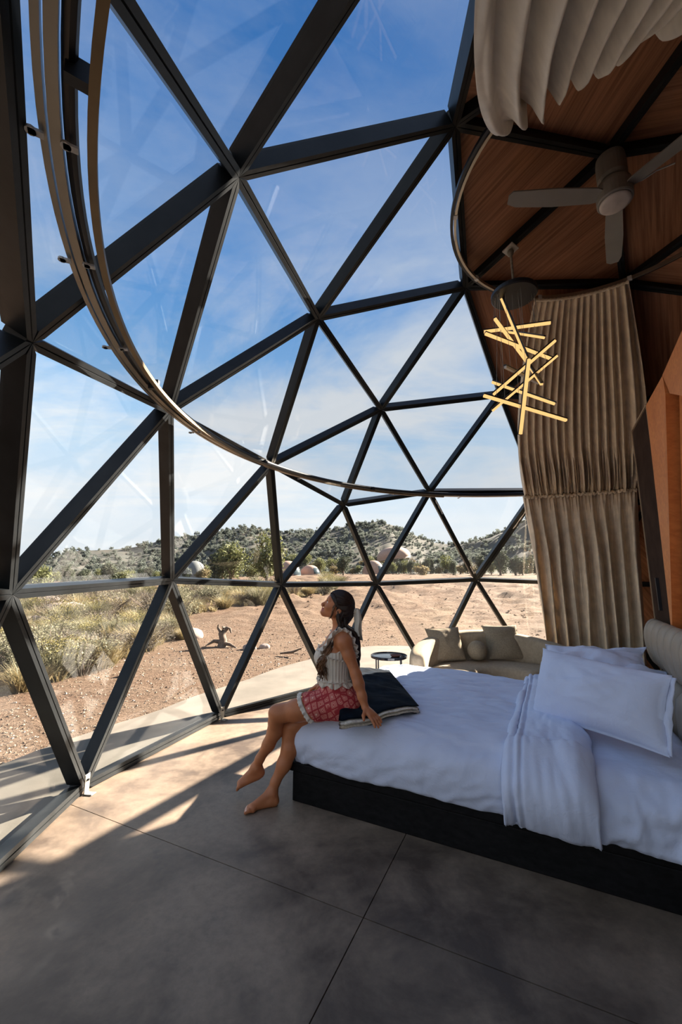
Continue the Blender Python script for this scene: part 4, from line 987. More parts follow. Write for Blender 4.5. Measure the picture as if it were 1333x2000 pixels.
# dry grass litter between the plants, far too much to count
V, F = [], []
for i in range(1500):
    y = 6.0 + 30 * RNG.random() ** 1.6; x = RNG.uniform(-.95 * y - 1, min(float(np.interp(y, BY, BX)), .05 * y))
    if math.hypot(x - DC[0], y - DC[1]) < 6: continue
    v, f = blades(int(9 + 6 * RNG.random()), .20, .30, .006 + .0006 * y, 1.3, RNG); k = len(V); z0 = float(ground(x, y)); V += [(q[0] + x, q[1] + y, q[2] + z0 - .01) for q in v]; F += [tuple(j + k for j in q) for q in f]
tag(mk('dry_grass', V, F, leaf_straw, kind='stuff'), 'low dry straw grass growing all over the ground between the scrub plants', 'grass')
V, F = [], []
for i in range(2600):      # clods turned up on the graded plain
    y = 11 + 75 * RNG.random() ** 1.5; x = RNG.uniform(-.22, .62) * y
    if inscrub(x, y): continue
    s = RNG.uniform(.012, .050) * (1 + y * .022) * (.5 + RNG.random()); a = RNG.uniform(0, 6.28); q = ov_ * [s, s * RNG.uniform(.5, 1), s * RNG.uniform(.2, .4)] + RNG.uniform(-.25, .25, (6, 3)) * s
    q = np.stack([q[:, 0] * math.cos(a) - q[:, 1] * math.sin(a), q[:, 0] * math.sin(a) + q[:, 1] * math.cos(a), q[:, 2]], 1) + [x, y, float(ground(x, y))]
    k = len(V); V += q.tolist(); F += [tuple(j + k for j in p) for p in of_]
tag(mk('dirt_clods', V, F, soil, kind='stuff'), 'reddish clods of earth strewn over the graded plain', 'earth')

# rocks, stump, gravel
def rock(x, y, s, h, lab, seed):
    v, f = ico(3); n = v / np.linalg.norm(v, axis=1)[:, None]; g = 1 + .30 * fbm(n[:, 0] * 1.7 + seed, n[:, 1] * 1.7 + n[:, 2], 4, seed)
    v = n * g[:, None] * [s, s * .75, h]
    o = mk('boulder', v + [x, y, float(ground(x, y)) + h * .15], f, stone_pale, None, True, (x, y, float(ground(x, y)))); tag(o, lab, 'rock')
rock(*ROCKS[0], 'smooth pale pink boulder nearest the glass among the scrub at left', 3)
rock(*ROCKS[1], 'wide low pale boulder behind the nearest one in the scrub', 5)
rock(*ROCKS[2], 'farthest pale boulder showing above the scrub at the left', 8)
rock(*ROCKS[3], 'small pale rock on the gravel just left of the gnarled stump', 12)
for i, (x, y, s, lab) in enumerate(((-2.05, 9.4, .15, 'fist sized pale stone just right of the gnarled stump'), (-1.75, 9.6, .13, 'second small stone to the right of the gnarled stump'), (-3.5, 6.9, .10, 'small pale stone lying on the gravel near the pad, left of the stump'))): rock(x, y, s, s * .7, lab, 30 + i)
sx_, sy_ = -2.75, 9.7; sz_ = float(ground(sx_, sy_))
st = [tube_vf([(0, 0, -.05), (.02, .0, .15), (-.03, .02, .30), (.02, 0, .44)], [.13, .085, .075, .05], 9), tube_vf([(.0, 0, .26), (.10, .02, .42), (.17, 0, .40), (.20, 0, .30)], [.05, .045, .03, .015], 7),
      tube_vf([(0, 0, .1), (-.2, .03, .12), (-.38, 0, .02)], [.06, .04, .015], 7), tube_vf([(0, 0, .08), (.2, -.08, .06), (.36, -.1, -.02)], [.06, .04, .02], 7), tube_vf([(-.03, 0, .3), (-.12, .02, .42), (-.11, .0, .5)], [.04, .03, .012], 6)]
v, f = merge(*st); tag(mk('stump', np.array(v) + [sx_, sy_, sz_], f, bark, None, True, (sx_, sy_, sz_)), 'gnarled dark dead stump with short roots standing on the gravel', 'stump')
bx_, by_ = -1.0, 8.6; bz_ = float(ground(bx_, by_)); v, f = merge(tube_vf([(-.25, .05, .05), (0, 0, .08), (.2, -.02, .16)], [.02, .03, .012], 6), tube_vf([(0, 0, .08), (.1, .1, .03)], [.02, .01], 6))
tag(mk('dead_branch', np.array(v) + [bx_, by_, bz_], f, bark, None, True, (bx_, by_, bz_)), 'short dead branch lying on the gravel beside the pad', 'branch')
m, t = new_mat('loose_gravel'); b = t.n('ShaderNodeBsdfPrincipled'); o = t.n('ShaderNodeOutputMaterial')
ge = t.n('ShaderNodeNewGeometry'); t.l(t.ramp(ge.outputs['Random Per Island'], [(0, (.08, .052, .034)), (.35, (.175, .12, .08)), (.75, (.24, .185, .14)), (1, (.36, .31, .26))]), b.inputs['Base Color'])
b.inputs['Roughness'].default_value = .9; t.l(b.outputs[0], o.inputs[0]); gravel = m
ov = np.array([(1, 0, 0), (-1, 0, 0), (0, 1, 0), (0, -1, 0), (0, 0, 1), (0, 0, -1)], float); of = [(0, 2, 4), (2, 1, 4), (1, 3, 4), (3, 0, 4), (2, 0, 5), (1, 2, 5), (3, 1, 5), (0, 3, 5)]
n = 24000; gy = 3.2 + 11.5 * RNG.random(n) ** 1.35; gx = RNG.uniform(-.95, .12, n) * (gy + 1.5)
rc = np.hypot(gx - DC[0], gy - DC[1]); ga = np.degrees(np.arctan2(gy - DC[1], gx - DC[0])); ok = (rc > np.interp(ga, A, PR) + .02) & ~((gx < np.interp(gy, BY, BX) - .5) & (gy > 6.2))
gx, gy = gx[ok], gy[ok]; gz = ground(gx, gy); V, F = [], []
for i in range(len(gx)):
    s = .006 + .016 * RNG.random() ** 3.2 * (1.2 if gy[i] > 7 else 1); a = RNG.uniform(0, 6.28); c_, s_ = math.cos(a), math.sin(a)
    q = ov * [s * RNG.uniform(.7, 1.3), s * RNG.uniform(.6, 1.1), s * RNG.uniform(.4, .8)]; q = q + RNG.uniform(-.25, .25, (6, 3)) * s
    q = np.stack([q[:, 0] * c_ - q[:, 1] * s_, q[:, 0] * s_ + q[:, 1] * c_, q[:, 2]], 1) + [gx[i], gy[i], gz[i] + s * .2]
    k = len(V); V += q.tolist(); F += [tuple(j + k for j in p) for p in of]
tag(mk('gravel', V, F, gravel, kind='stuff'), 'loose pale gravel scattered over the soil outside the glass', 'gravel')

# the other domes across the plain
def far_dome(name, x, r, rad, hgt, mat, lab, door=None, lift=0.0, tilt=0.0):
    px, py = at_px_az(x, r); zg = float(ground(px, py)) + lift
    e = empty(name, (px, py, zg), lab, 'dome building'); prof = [(rad * math.cos(t) ** .9, hgt * math.sin(t)) for t in np.linspace(-.25 if lift else 0, math.pi / 2 - .02, 14)]
    v, f = lathe_vf(prof, (0, 0, 0), 32); v = np.array(v)
    if tilt: c_, s_ = math.cos(tilt), math.sin(tilt); v = np.stack([v[:, 0] * c_ + v[:, 2] * s_, v[:, 1], -v[:, 0] * s_ + v[:, 2] * c_], 1)
    mk('shell', v + [px, py, zg], f, mat, e, True)
    if door:
        d = nrm_([-px, -py, 0]); a0 = math.atan2(d[1], d[0]) + door[0]; w_ = []
        for q in np.linspace(-door[1], door[1], 9):
            for h in np.linspace(.06, door[2], 5): w_.append((px + rad * 1.015 * math.cos(h * 1.45) * math.cos(a0 + q), py + rad * 1.015 * math.cos(h * 1.45) * math.sin(a0 + q), zg + hgt * 1.01 * math.sin(h * 1.45)))
        solid(mk('glazing', w_, grid_faces(9, 5), dome_glass, e), .05)
    return e
far_dome('dome_tent', 379, 128, 3.9, 5.6, dome_grey, 'tall pointed grey dome at the foot of the hills, left of the big trees')
far_dome('dome_tent', 562, 140, 4.6, 5.2, dome_pink, 'rounded pink dome right of the pale green tree, leftmost of the pink ones', (.9, .45, .5))
far_dome('dome_tent', 606, 146, 3.6, 3.4, dome_pink, 'low small pink dome between the trees, second pink one from the left', (.9, .5, .6))
far_dome('dome_tent', 730, 146, 4.0, 4.9, dome_pink, 'pink dome with a glazed side standing below the big raised disc', (1.0, .5, .7))
big = far_dome('dome_tent', 770, 160, 6.6, 3.9, dome_pink, 'big pink disc shaped dome raised above the trees on the slope', None, 6.4, -.12)
px, py = big.location.x, big.location.y; mk('pedestal', *lathe_vf([(1.6, -7.5), (1.6, -1.2), (3.0, -.5), (0, -.3)], (px, py, big.location.z), 24), dome_grey, big)
hx, hy = at_px_az(803, 160); hz = float(ground(hx, hy)); dk = empty('viewing_deck', (hx, hy, hz), 'small white deck with railing beside the big raised pink disc', 'deck')
mk('deck_floor', *box_vf((hx, hy, hz + 4.2), (2.4, 0, 0), (0, 2.0, 0), (0, 0, .15)), white_plastic, dk)
for q in (-2.2, -.75, .75, 2.2): mk('post', *box_vf((hx + q, hy, hz + 2.6), (.12, 0, 0), (0, .12, 0), (0, 0, 2.6)), white_plastic, dk)
mk('handrail', *box_vf((hx, hy - 1.9, hz + 5.2), (2.4, 0, 0), (0, .08, 0), (0, 0, .08)), white_plastic, dk)

# ------------------------------------------------------------------ the woman: one signed-distance body turned into a mesh
class Field:
    def __init__(s, lo, hi, h):
        s.lo = np.array(lo, np.float32); s.h = h; s.n = np.ceil((np.array(hi) - lo) / h).astype(int) + 1
        s.ax = [s.lo[i] + h * np.arange(s.n[i], dtype=np.float32) for i in range(3)]; s.d = np.full(tuple(s.n), 9.0, np.float32)
    def window(s, lo, hi):
        a = [max(0, int((lo[i] - s.lo[i]) / s.h)) for i in range(3)]; b_ = [min(s.n[i], int((hi[i] - s.lo[i]) / s.h) + 2) for i in range(3)]
        sl = tuple(slice(a[i], max(a[i], b_[i])) for i in range(3)); return sl, [s.ax[i][sl[i]] for i in range(3)]
    def add(s, fn, lo, hi, k, m=.06):
        sl, (x, y, z) = s.window(np.array(lo) - m, np.array(hi) + m)
        if min(len(x), len(y), len(z)) == 0: return
        d = fn(x[:, None, None], y[None, :, None], z[None, None, :]); c_ = s.d[sl]
        if k > 0:
            h = np.clip(.5 + .5 * (c_ - d) / k, 0, 1); s.d[sl] = c_ + (d - c_) * h - k * h * (1 - h)
        else: s.d[sl] = np.minimum(c_, d)
    def cone(s, a, b_, ra, rb, k=.02):
        a, b_ = np.array(a, float), np.array(b_, float); ba = b_ - a; l2 = ba @ ba
        def fn(x, y, z):
            px, py, pz = x - a[0], y - a[1], z - a[2]; t = np.clip((px * ba[0] + py * ba[1] + pz * ba[2]) / l2, 0, 1)
            return np.sqrt((px - t * ba[0]) ** 2 + (py - t * ba[1]) ** 2 + (pz - t * ba[2]) ** 2) - (ra + (rb - ra) * t)
        r = max(ra, rb); s.add(fn, np.minimum(a, b_) - r, np.maximum(a, b_) + r, k)
    def chain(s, pts, k=.02):
        for p, q in zip(pts, pts[1:]): s.cone(p[:3], q[:3], p[3], q[3], k)
    def ell(s, c_, r, k=.03, M=None):
        c_ = np.array(c_, float); r = np.array(r, float); M = np.eye(3) if M is None else np.array(M, float)
        def fn(x, y, z):
            px, py, pz = x - c_[0], y - c_[1], z - c_[2]; q = [M[i][0] * px + M[i][1] * py + M[i][2] * pz for i in range(3)]
            k0 = np.sqrt((q[0] / r[0]) ** 2 + (q[1] / r[1]) ** 2 + (q[2] / r[2]) ** 2); k1 = np.sqrt((q[0] / r[0] ** 2) ** 2 + (q[1] / r[1] ** 2) ** 2 + (q[2] / r[2] ** 2) ** 2)
            return k0 * (k0 - 1) / np.maximum(k1, 1e-4)
        m = r.max(); s.add(fn, c_ - m, c_ + m, k)
    def carve(s, c_, r, k=.008):
        sl, (x, y, z) = s.window(np.array(c_) - r - .03, np.array(c_) + r + .03)
        d = r - np.sqrt((x[:, None, None] - c_[0]) ** 2 + (y[None, :, None] - c_[1]) ** 2 + (z[None, None, :] - c_[2]) ** 2); c0 = s.d[sl]
        h = np.clip(.5 - .5 * (c0 - d) / k, 0, 1); s.d[sl] = c0 + (d - c0) * h + k * h * (1 - h)
    def like(s):
        o = Field.__new__(Field); o.lo, o.h, o.n, o.ax = s.lo, s.h, s.n, s.ax; o.d = np.full(tuple(s.n), 9.0, np.float32); return o
def smin(a, b_, k): h = np.clip(.5 + .5 * (b_ - a) / k, 0, 1); return b_ + (a - b_) * h - k * h * (1 - h)
def surface_net(fl, d):
    """naive surface nets"""
    neg = d < 0; cell = np.zeros(tuple(np.array(d.shape) - 1), np.int8); sh = cell.shape
    for i in (0, 1):
        for j in (0, 1):
            for k in (0, 1): cell += neg[i:i + sh[0], j:j + sh[1], k:k + sh[2]]
    I = np.argwhere((cell > 0) & (cell < 8)); idx = np.full(sh, -1, np.int64); idx[I[:, 0], I[:, 1], I[:, 2]] = np.arange(len(I))
    acc = np.zeros((len(I), 3)); cnt = np.zeros(len(I)); cor = [(i, j, k) for i in (0, 1) for j in (0, 1) for k in (0, 1)]
    val = {c_: d[I[:, 0] + c_[0], I[:, 1] + c_[1], I[:, 2] + c_[2]].astype(float) for c_ in cor}
    for p in cor:
        for ax in range(3):
            if p[ax]: continue
            q = list(p); q[ax] = 1; q = tuple(q); a, b_ = val[p], val[q]; m_ = (a < 0) != (b_ < 0); t = np.where(m_, a / np.where(m_, a - b_, 1), 0)
            pos = np.tile(np.array(p, float), (len(I), 1)); pos[:, ax] += t; acc[m_] += pos[m_]; cnt[m_] += 1
    V = fl.lo + (I + acc / cnt[:, None]) * fl.h; F = []
    for ax in range(3):
        a, b_ = [q for q in range(3) if q != ax]; s0 = [slice(None)] * 3; s1 = [slice(None)] * 3; s0[ax] = slice(0, -1); s1[ax] = slice(1, None)
        cr = np.argwhere(neg[tuple(s0)] != neg[tuple(s1)]); cr = cr[(cr[:, a] > 0) & (cr[:, b_] > 0) & (cr[:, a] < sh[a]) & (cr[:, b_] < sh[b_])]
        q = []
        for da, db in ((1, 1), (0, 1), (0, 0), (1, 0)):
            e = cr.copy(); e[:, a] -= da; e[:, b_] -= db; q.append(idx[e[:, 0], e[:, 1], e[:, 2]])
        q = np.stack(q, 1); fl_ = neg[cr[:, 0], cr[:, 1], cr[:, 2]]; fl_ = fl_ if ax != 1 else ~fl_; q[~fl_] = q[~fl_][:, ::-1]; F.append(q[(q >= 0).all(1)])
    return V, np.concatenate(F)

YC = 3.0
HC = np.array([.005, YC - .01, 1.308]); hf = np.array([-.88, 0, .475]); hu = np.array([.475, 0, .88]); hs = np.array([0, -1.0, 0]); HM = [hf, hu, hs]
def hp(f, u, s=0.0): return HC + hf * f + hu * u + hs * s
FB = Field((-.80, 2.50, -.01), (.27, 3.36, 1.43), .0042)
TO = FB.like()                                            # torso, neck, head
TO.ell((-.022, YC, .655), (.122, .172, .112), 0); TO.ell((.035, YC - .075, .64), (.085, .09, .095), .05); TO.ell((.035, YC + .075, .64), (.085, .09, .095), .05)
TO.ell((-.045, YC, .79), (.094, .124, .13), .06); TO.ell((-.035, YC, .955), (.098, .140, .15), .07)
for sgn in (-1, 1):
    TO.ell((-.115, YC + sgn * .068, .955), (.062, .062, .062), .035)
    TO.chain([(.0, YC + sgn * .03, 1.10, .045), (.015, YC + sgn * .10, 1.085, .046), (.022, YC + sgn * .145, 1.065, .050)], .04)
    TO.cone((-.075, YC + sgn * .02, 1.055), (-.02, YC + sgn * .13, 1.085), .016, .014, .03)
TO.ell((-.01, YC, 1.06), (.075, .12, .07), .05)
TO.cone((.004, YC, 1.075), hp(-.012, -.07), .054, .050, .035)
bodyTorso = TO.d.copy()
TO.ell(hp(.015, 0), (.088, .080, .071), .025, HM); TO.ell(hp(.052, -.055), (.054, .066, .056), .035, HM)
TO.cone(hp(.082, -.112, .0), hp(.02, -.085, .045), .020, .020, .02); TO.cone(hp(.082, -.112, .0), hp(.02, -.085, -.045), .020, .020, .02)
TO.ell(hp(.095, -.113), (.018, .014, .020), .012, HM)      # chin
TO.ell(hp(.092, -.005), (.020, .030, .045), .02, HM)       # forehead
for s_ in (-1, 1):
    TO.ell(hp(.078, -.062, s_ * .034), (.022, .020, .020), .016, HM)        # cheek
    TO.carve(hp(.108, -.030, s_ * .030), .013, .010)                        # eye socket
    TO.ell(hp(.086, -.031, s_ * .029), (.012, .010, .013), .004, HM)        # lid
    TO.cone(hp(.098, -.016, s_ * .012), hp(.090, -.014, s_ * .045), .007, .006, .010)   # brow ridge
    TO.ell(hp(-.004, -.052, s_ * .074), (.020, .030, .009), .006, HM); TO.carve(hp(.002, -.052, s_ * .086), .009, .006)   # ear
    TO.ell(hp(.116, -.072, s_ * .009), (.009, .008, .009), .006, HM)        # nostril wing
TO.cone(hp(.101, -.026), hp(.124, -.064), .008, .0105, .010)                # nose
TO.ell(hp(.107, -.088), (.010, .0055, .020), .006, HM); TO.ell(hp(.104, -.098), (.010, .0055, .018), .006, HM)   # lips
AR = FB.like()                                            # arms
Ls, Le, Lw = np.array([.022, 2.845, 1.065]), np.array([.100, 2.800, .868]), np.array([.152, 2.742, .692])
AR.chain([(*Ls, .047), (*(Ls * .6 + Le * .4), .039), (*Le, .033), (*(Le * .7 + Lw * .3), .034), (*(Le * .3 + Lw * .7), .027), (*Lw, .0235)], .025)
def hand(F_, wrist, fd, nd, side, curl):
    """fd: finger direction, nd: back-of-hand normal, side: toward the thumb"""
    fd, nd, side = nrm_(fd), nrm_(nd), nrm_(side); W_ = np.array(wrist)
    F_.chain([(*W_, .021), (*(W_ + fd * .03), .018)], .012)
    for q in (-.026, -.009, .008, .025):
        F_.cone(W_ + fd * .012 + side * q * .45, W_ + fd * .072 + side * q - nd * .004, .0135, .0105, .010)
    F_.ell(W_ + fd * .045, (.036, .030, .0145), .012, [fd, side, nd])
    for q, l, sp_ in ((.027, .066, .10), (.009, .075, .02), (-.009, .070, -.06), (-.026, .054, -.16)):
        b0 = W_ + fd * .074 + side * q - nd * .003; d1 = nrm_(fd + side * sp_ - nd * curl * .3); d2 = nrm_(fd + side * sp_ - nd * curl); d3 = nrm_(fd + side * sp_ - nd * curl * 1.7)
        p1 = b0 + d1 * l * .45; p2 = p1 + d2 * l * .33; p3 = p2 + d3 * l * .22
        F_.chain([(*b0, .0098), (*p1, .0090), (*p2, .0082), (*p3, .0070)], .005)
    t0 = W_ + fd * .022 + side * .022; t1 = t0 + nrm_(fd * .55 + side * .8 - nd * .25) * .036; t2 = t1 + nrm_(fd * .8 + side * .5 - nd * .35) * .028
    F_.chain([(*t0, .0135), (*t1, .0108), (*t2, .0085)], .008)
HD = FB.like(); hand(HD, Lw + [.002, -.004, -.010], np.array([.62, -.66, -.42]), np.array([.25, -.34, .90]), np.array([-.74, -.66, -.06]), .42)
AR.d = smin(AR.d, HD.d, .010)
Rs, Re, Rw = np.array([.022, 3.155, 1.065]), np.array([.035, 3.215, .85]), np.array([-.120, 3.17, .725])
AR2 = FB.like(); AR2.chain([(*Rs, .050), (*(Rs * .6 + Re * .4), .042), (*Re, .035), (*(Re * .6 + Rw * .4), .034), (*Rw, .0225)], .025)
HD = FB.like(); hand(HD, Rw, np.array([-.90, -.18, -.25]), np.array([-.25, .05, .96]), np.array([-.2, -.95, .0]), .5); AR2.d = smin(AR2.d, HD.d, .010)
def foot(F_, ankle, heel, ball, fd, up, med):
    fd, up, med = nrm_(fd), nrm_(up), nrm_(med); ankle, heel, ball = map(np.array, (ankle, heel, ball))
    F_.cone(ankle, heel, .034, .029, .025); F_.cone(ankle + fd * .012 - up * .004, ball + up * .012, .031, .019, .03); F_.cone(heel, ball, .026, .016, .025)
    F_.cone(ball + med * .020, ball - med * .026, .0165, .0135, .015); F_.cone(heel + fd * .03, ball - med * .022, .022, .014, .02)
    F_.ell(ankle - up * .002 + med * .026, (.013, .013, .013), .014); F_.ell(ankle - up * .01 - med * .027, (.012, .012, .012), .014)
    for q, l, r in ((.024, .046, .0125), (.007, .043, .0092), (-.007, .038, .0088), (-.020, .032, .0083), (-.031, .025, .0080)):
        b0 = ball + med * q + fd * .004; m_ = b0 + fd * l * .55 + up * .003; F_.chain([(*b0, r * 1.05), (*m_, r), (*(b0 + fd * l - up * .003), r * .92)], .006)
LL = FB.like()
Lh, Lk, La = np.array([-.05, 2.915, .652]), np.array([-.438, 2.965, .577]), np.array([-.590, 3.072, .196])
LL.chain([(*Lh, .092), (*(Lh * .72 + Lk * .28), .088), (*(Lh * .35 + Lk * .65), .071), (*(Lk + [.03, 0, .004]), .056), (*Lk, .053)], .03)
bk = np.array([.030, .012, -.004])
LL.chain([(*Lk, .052), (*(Lk * .86 + La * .14 + bk * .3), .049), (*(Lk * .68 + La * .32 + bk), .052), (*(Lk * .42 + La * .58 + bk * .7), .041), (*(Lk * .15 + La * .85), .029), (*La, .029)], .025)
LL.ell(Lk + [-.022, -.004, .012], (.032, .034, .036), .025)
foot(LL, La, La + [.024, .006, -.040], La + [-.098, -.022, -.098], (-.62, -.14, -.75), (-.62, -.1, .62), (.1, 1, .0))
RL = FB.like()
Rh, Rk, Ra = np.array([-.05, 3.085, .645]), np.array([-.352, 3.035, .462]), np.array([-.462, 2.982, .076])
RL.chain([(*Rh, .090), (*(Rh * .68 + Rk * .32), .083), (*(Rh * .35 + Rk * .65), .068), (*(Rk + [.03, 0, .02]), .056), (*Rk, .052)], .03)
bk = np.array([.036, .004, 0])
RL.chain([(*Rk, .052), (*(Rk * .86 + Ra * .14 + bk * .3), .050), (*(Rk * .68 + Ra * .32 + bk), .058), (*(Rk * .42 + Ra * .58 + bk * .7), .047), (*(Rk * .15 + Ra * .85), .030), (*Ra, .030)], .025)
RL.ell(Rk + [-.020, 0, .006], (.032, .034, .038), .025)
foot(RL, Ra, (-.446, 2.972, .030), (-.578, 2.905, .018), (-.885, -.46, 0), (0, 0, 1), (.46, -.885, 0))
D = smin(TO.d, AR.d, .03); D = smin(D, AR2.d, .03); D = np.minimum(smin(D, LL.d, .035), smin(D, RL.d, .035))
V, F = surface_net(FB, D)
skin = pbr('tanned_skin', (.46, .168, .070), .46, 0, .07, 14, .05, 300, .4, subsurf=.06, bdist=.001)
lipm = pbr('lip_skin', (.50, .14, .11), .4, 0, .05); nailm = pbr('pale_nail', (.75, .50, .42), .3, 0, .03)
person = mk('person', V, F, skin, None, True, (-.25, 2.98, 0))
tag(person, 'barefoot woman in cream top and red printed shorts sitting on the bed corner, looking up', 'person')
person.data.materials.append(lipm); person.data.materials.append(nailm)
md = person.modifiers.new('smooth', 'SMOOTH'); md.factor = .5; md.iterations = 2
fc = V[F].mean(1); mi = np.zeros(len(F), np.int32)
rel = fc - HC; lf, lu, ls_ = rel @ hf, rel @ hu, rel @ hs
mi[(lf > .100) & (np.abs(lu + .093) < .0095) & (np.abs(ls_) < .021)] = 1
for b0, fd_, up_, med_, ls2 in (((-.578, 2.905, .018), (-.885, -.46, 0), (0, 0, 1), (.46, -.885, 0), ((.024, .046), (.007, .043), (-.007, .038), (-.020, .032), (-.031, .025))),):
    for q, l in ls2:
        p = np.array(b0) + np.array(med_) * q + np.array(fd_) * (l + .004) + np.array([0, 0, .008]); mi[np.linalg.norm(fc - p, axis=1) < .0055] = 2
person.data.polygons.foreach_set('material_index', mi)

# clothes grown from the same body field
X3, Y3, Z3 = np.meshgrid(*FB.ax, indexing='ij', sparse=True)
cream = pbr('cream_crinkle_cotton', (.66, .60, .52), .85, 0, .06, 30, .7, 220, .2, stretch=(1, 1, .25), sheen=.1, bdist=.003)
frill_m = pbr('cream_frill', (.70, .64, .56), .85, 0, .08, 60, .5, 200, .2)
ay = np.abs(Y3 - YC); ang = np.arctan2(Y3 - YC, X3 + .045)
flare = np.clip((.815 - Z3) / .045, 0, 1); fl2 = flare * (.016 + .009 * np.sin(ang * 17) + .005 * np.sin(ang * 29 + 1))
top_f = np.minimum(bodyTorso, 9) - .0095 - fl2 - .0025 * np.sin(ang * 40) * (Z3 < 1.0)
hem = .768 + .010 * np.sin(ang * 9)
neck = 1.000 + np.clip((X3 + .02) * 1.2, -.01, .10) * .6       # neckline rises a little toward the back
strap = np.maximum(np.abs(ay - .098) - .026, Z3 - 1.16)
keep = np.minimum(Z3 - neck, strap)
top_d = np.maximum(np.maximum(top_f, hem - Z3), np.maximum(keep, ay - .152))
Vt, Ft = surface_net(FB, top_d.astype(np.float32))
bl_ = mk('blouse', Vt, Ft, cream, person, True); md = bl_.modifiers.new('smooth', 'SMOOTH'); md.factor = .5; md.iterations = 3
def frill(pts, out, wid, name, mat, par, amp=.012, freq=70, n=160):
    """a gathered ruffle: a ribbon along pts, pushed out and in"""
    P = np.array(pts, float); t = np.linspace(0, len(P) - 1, n); i = np.clip(t.astype(int), 0, len(P) - 2); f = (t - i)[:, None]
    def cr(P_):
        p0, p1, p2, p3 = P_[np.clip(i - 1, 0, len(P_) - 1)], P_[i], P_[i + 1], P_[np.clip(i + 2, 0, len(P_) - 1)]
        return .5 * (2 * p1 + (p2 - p0) * f + (2 * p0 - 5 * p1 + 4 * p2 - p3) * f ** 2 + (3 * p1 - p0 - 3 * p2 + p3) * f ** 3)
    c_ = cr(P); o_ = cr(np.array(out, float)); o_ /= np.linalg.norm(o_, axis=1)[:, None]; tg = np.gradient(c_, axis=0); tg /= np.linalg.norm(tg, axis=1)[:, None]; sd_ = np.cross(tg, o_)
    s = np.linspace(0, 1, n); w1 = np.sin(s * freq); w2 = np.sin(s * freq * 1.9 + 1); G = np.zeros((n, 5, 3))
    for j in range(5):
        q = j / 4; G[:, j] = c_ + o_ * (wid * q) + sd_ * ((w1 * amp + w2 * amp * .4) * q)[:, None] + o_ * ((w2 * amp * .3) * q)[:, None]
    o = cloth(name, G, mat, par, .0022); return o
for sg in (-1, 1):
    y = lambda q: YC + sg * q
    frill([(-.125, y(.125), .985), (-.088, y(.130), 1.045), (-.02, y(.122), 1.128), (.045, y(.122), 1.112), (.085, y(.128), 1.03), (.088, y(.130), .965)],
          [(-.7, sg * .7, .2), (-.5, sg * .8, .3), (-.1, sg * .6, .8), (.5, sg * .6, .6), (.8, sg * .6, .1), (.8, sg * .6, 0)], .034, 'shoulder_frill', frill_m, bl_)
    frill([(-.125, y(.125), .985), (-.06, y(.148), .958), (.01, y(.150), .948), (.06, y(.145), .958)], [(-.4, sg * .9, .1), (-.2, sg * 1, .15), (.1, sg * 1, .15), (.4, sg * .9, .1)], .016, 'armhole_frill', frill_m, bl_, .007, 60, 90)
frill([(-.155, y_, 1.0 + dz) for y_, dz in ((YC - .11, .0), (YC - .05, -.012), (YC, -.018), (YC + .05, -.012), (YC + .11, .0))], [(-.6, 0, .8)] * 5, .018, 'neck_frill', frill_m, bl_, .006, 50, 90)

# shorts
m, t = new_mat('red_medallion_print'); b = t.n('ShaderNodeBsdfPrincipled'); o = t.n('ShaderNodeOutputMaterial')
co = t.mapping(t.n('ShaderNodeTexCoord').outputs['Object'], scale=(25, 25, 21), rot=(0, .4, 0))
vo = t.n('ShaderNodeTexVoronoi', feature='F1'); vo.inputs['Randomness'].default_value = .35; t.l(co, vo.inputs['Vector']); vo.inputs['Scale'].default_value = 1.0
ve = t.n('ShaderNodeTexVoronoi', feature='DISTANCE_TO_EDGE'); ve.inputs['Randomness'].default_value = .35; t.l(co, ve.inputs['Vector']); ve.inputs['Scale'].default_value = 1.0
rings = t.math('SINE', t.math('MULTIPLY', vo.outputs['Distance'], 46.0))
spoke = t.noise(co, 7.0, 2)
inner = t.math('MULTIPLY', t.ramp(rings, [(.45, 0.0), (.55, 1.0)]), t.ramp(spoke, [(.40, .35), (.52, 1.0)]))
c = t.mix(inner, (.50, .095, .085), (.70, .36, .29)); c = t.mix(t.ramp(ve.outputs['Distance'], [(.07, 1.0), (.13, 0.0)]), c, (.34, .022, .03)); c = t.mix(t.ramp(vo.outputs['Distance'], [(.10, 1.0), (.16, 0.0)]), c, (.76, .50, .42))
t.l(c, b.inputs['Base Color']); b.inputs['Roughness'].default_value = .85; t.l(b.outputs[0], o.inputs[0]); printm = m
SH = FB.like()
hipd = bodyTorso - .012
LT = FB.like(); tdir = nrm_(Lk - Lh); LT.chain([(*Lh, .098), (*(Lh + tdir * .12), .101), (*(Lh + tdir * .24), .106)], .02)
RT = FB.like(); tdR = nrm_(Rk - Rh); RT.chain([(*Rh, .096), (*(Rh + tdR * .12), .099), (*(Rh + tdR * .22), .102)], .02)
a1 = np.arctan2(Y3 - Lh[1], Z3 - Lh[2])
hemN = nrm_(tdir + np.array([0.12, 0, -.38])); hl = ((X3 - Lh[0]) * hemN[0] + (Y3 - Lh[1]) * hemN[1] + (Z3 - Lh[2]) * hemN[2])
LTd = np.maximum(LT.d - .006 * np.sin(a1 * 7 + hl * 12) * np.clip(hl * 6, 0, 1), hl - .146); RTd = np.maximum(RT.d, (X3 - Rh[0]) * tdR[0] + (Y3 - Rh[1]) * tdR[1] + (Z3 - Rh[2]) * tdR[2] - .165)
sd_ = smin(smin(hipd, LTd, .035), RTd, .02); sd_ = np.maximum(sd_, Z3 - .800); sd_ = np.maximum(sd_, .563 - Z3)
sd_ = np.maximum(sd_, hl - .170) if False else sd_
Vs, Fs = surface_net(FB, sd_.astype(np.float32))
sho = mk('shorts', Vs, Fs, printm, person, True); md = sho.modifiers.new('smooth', 'SMOOTH'); md.factor = .5; md.iterations = 3
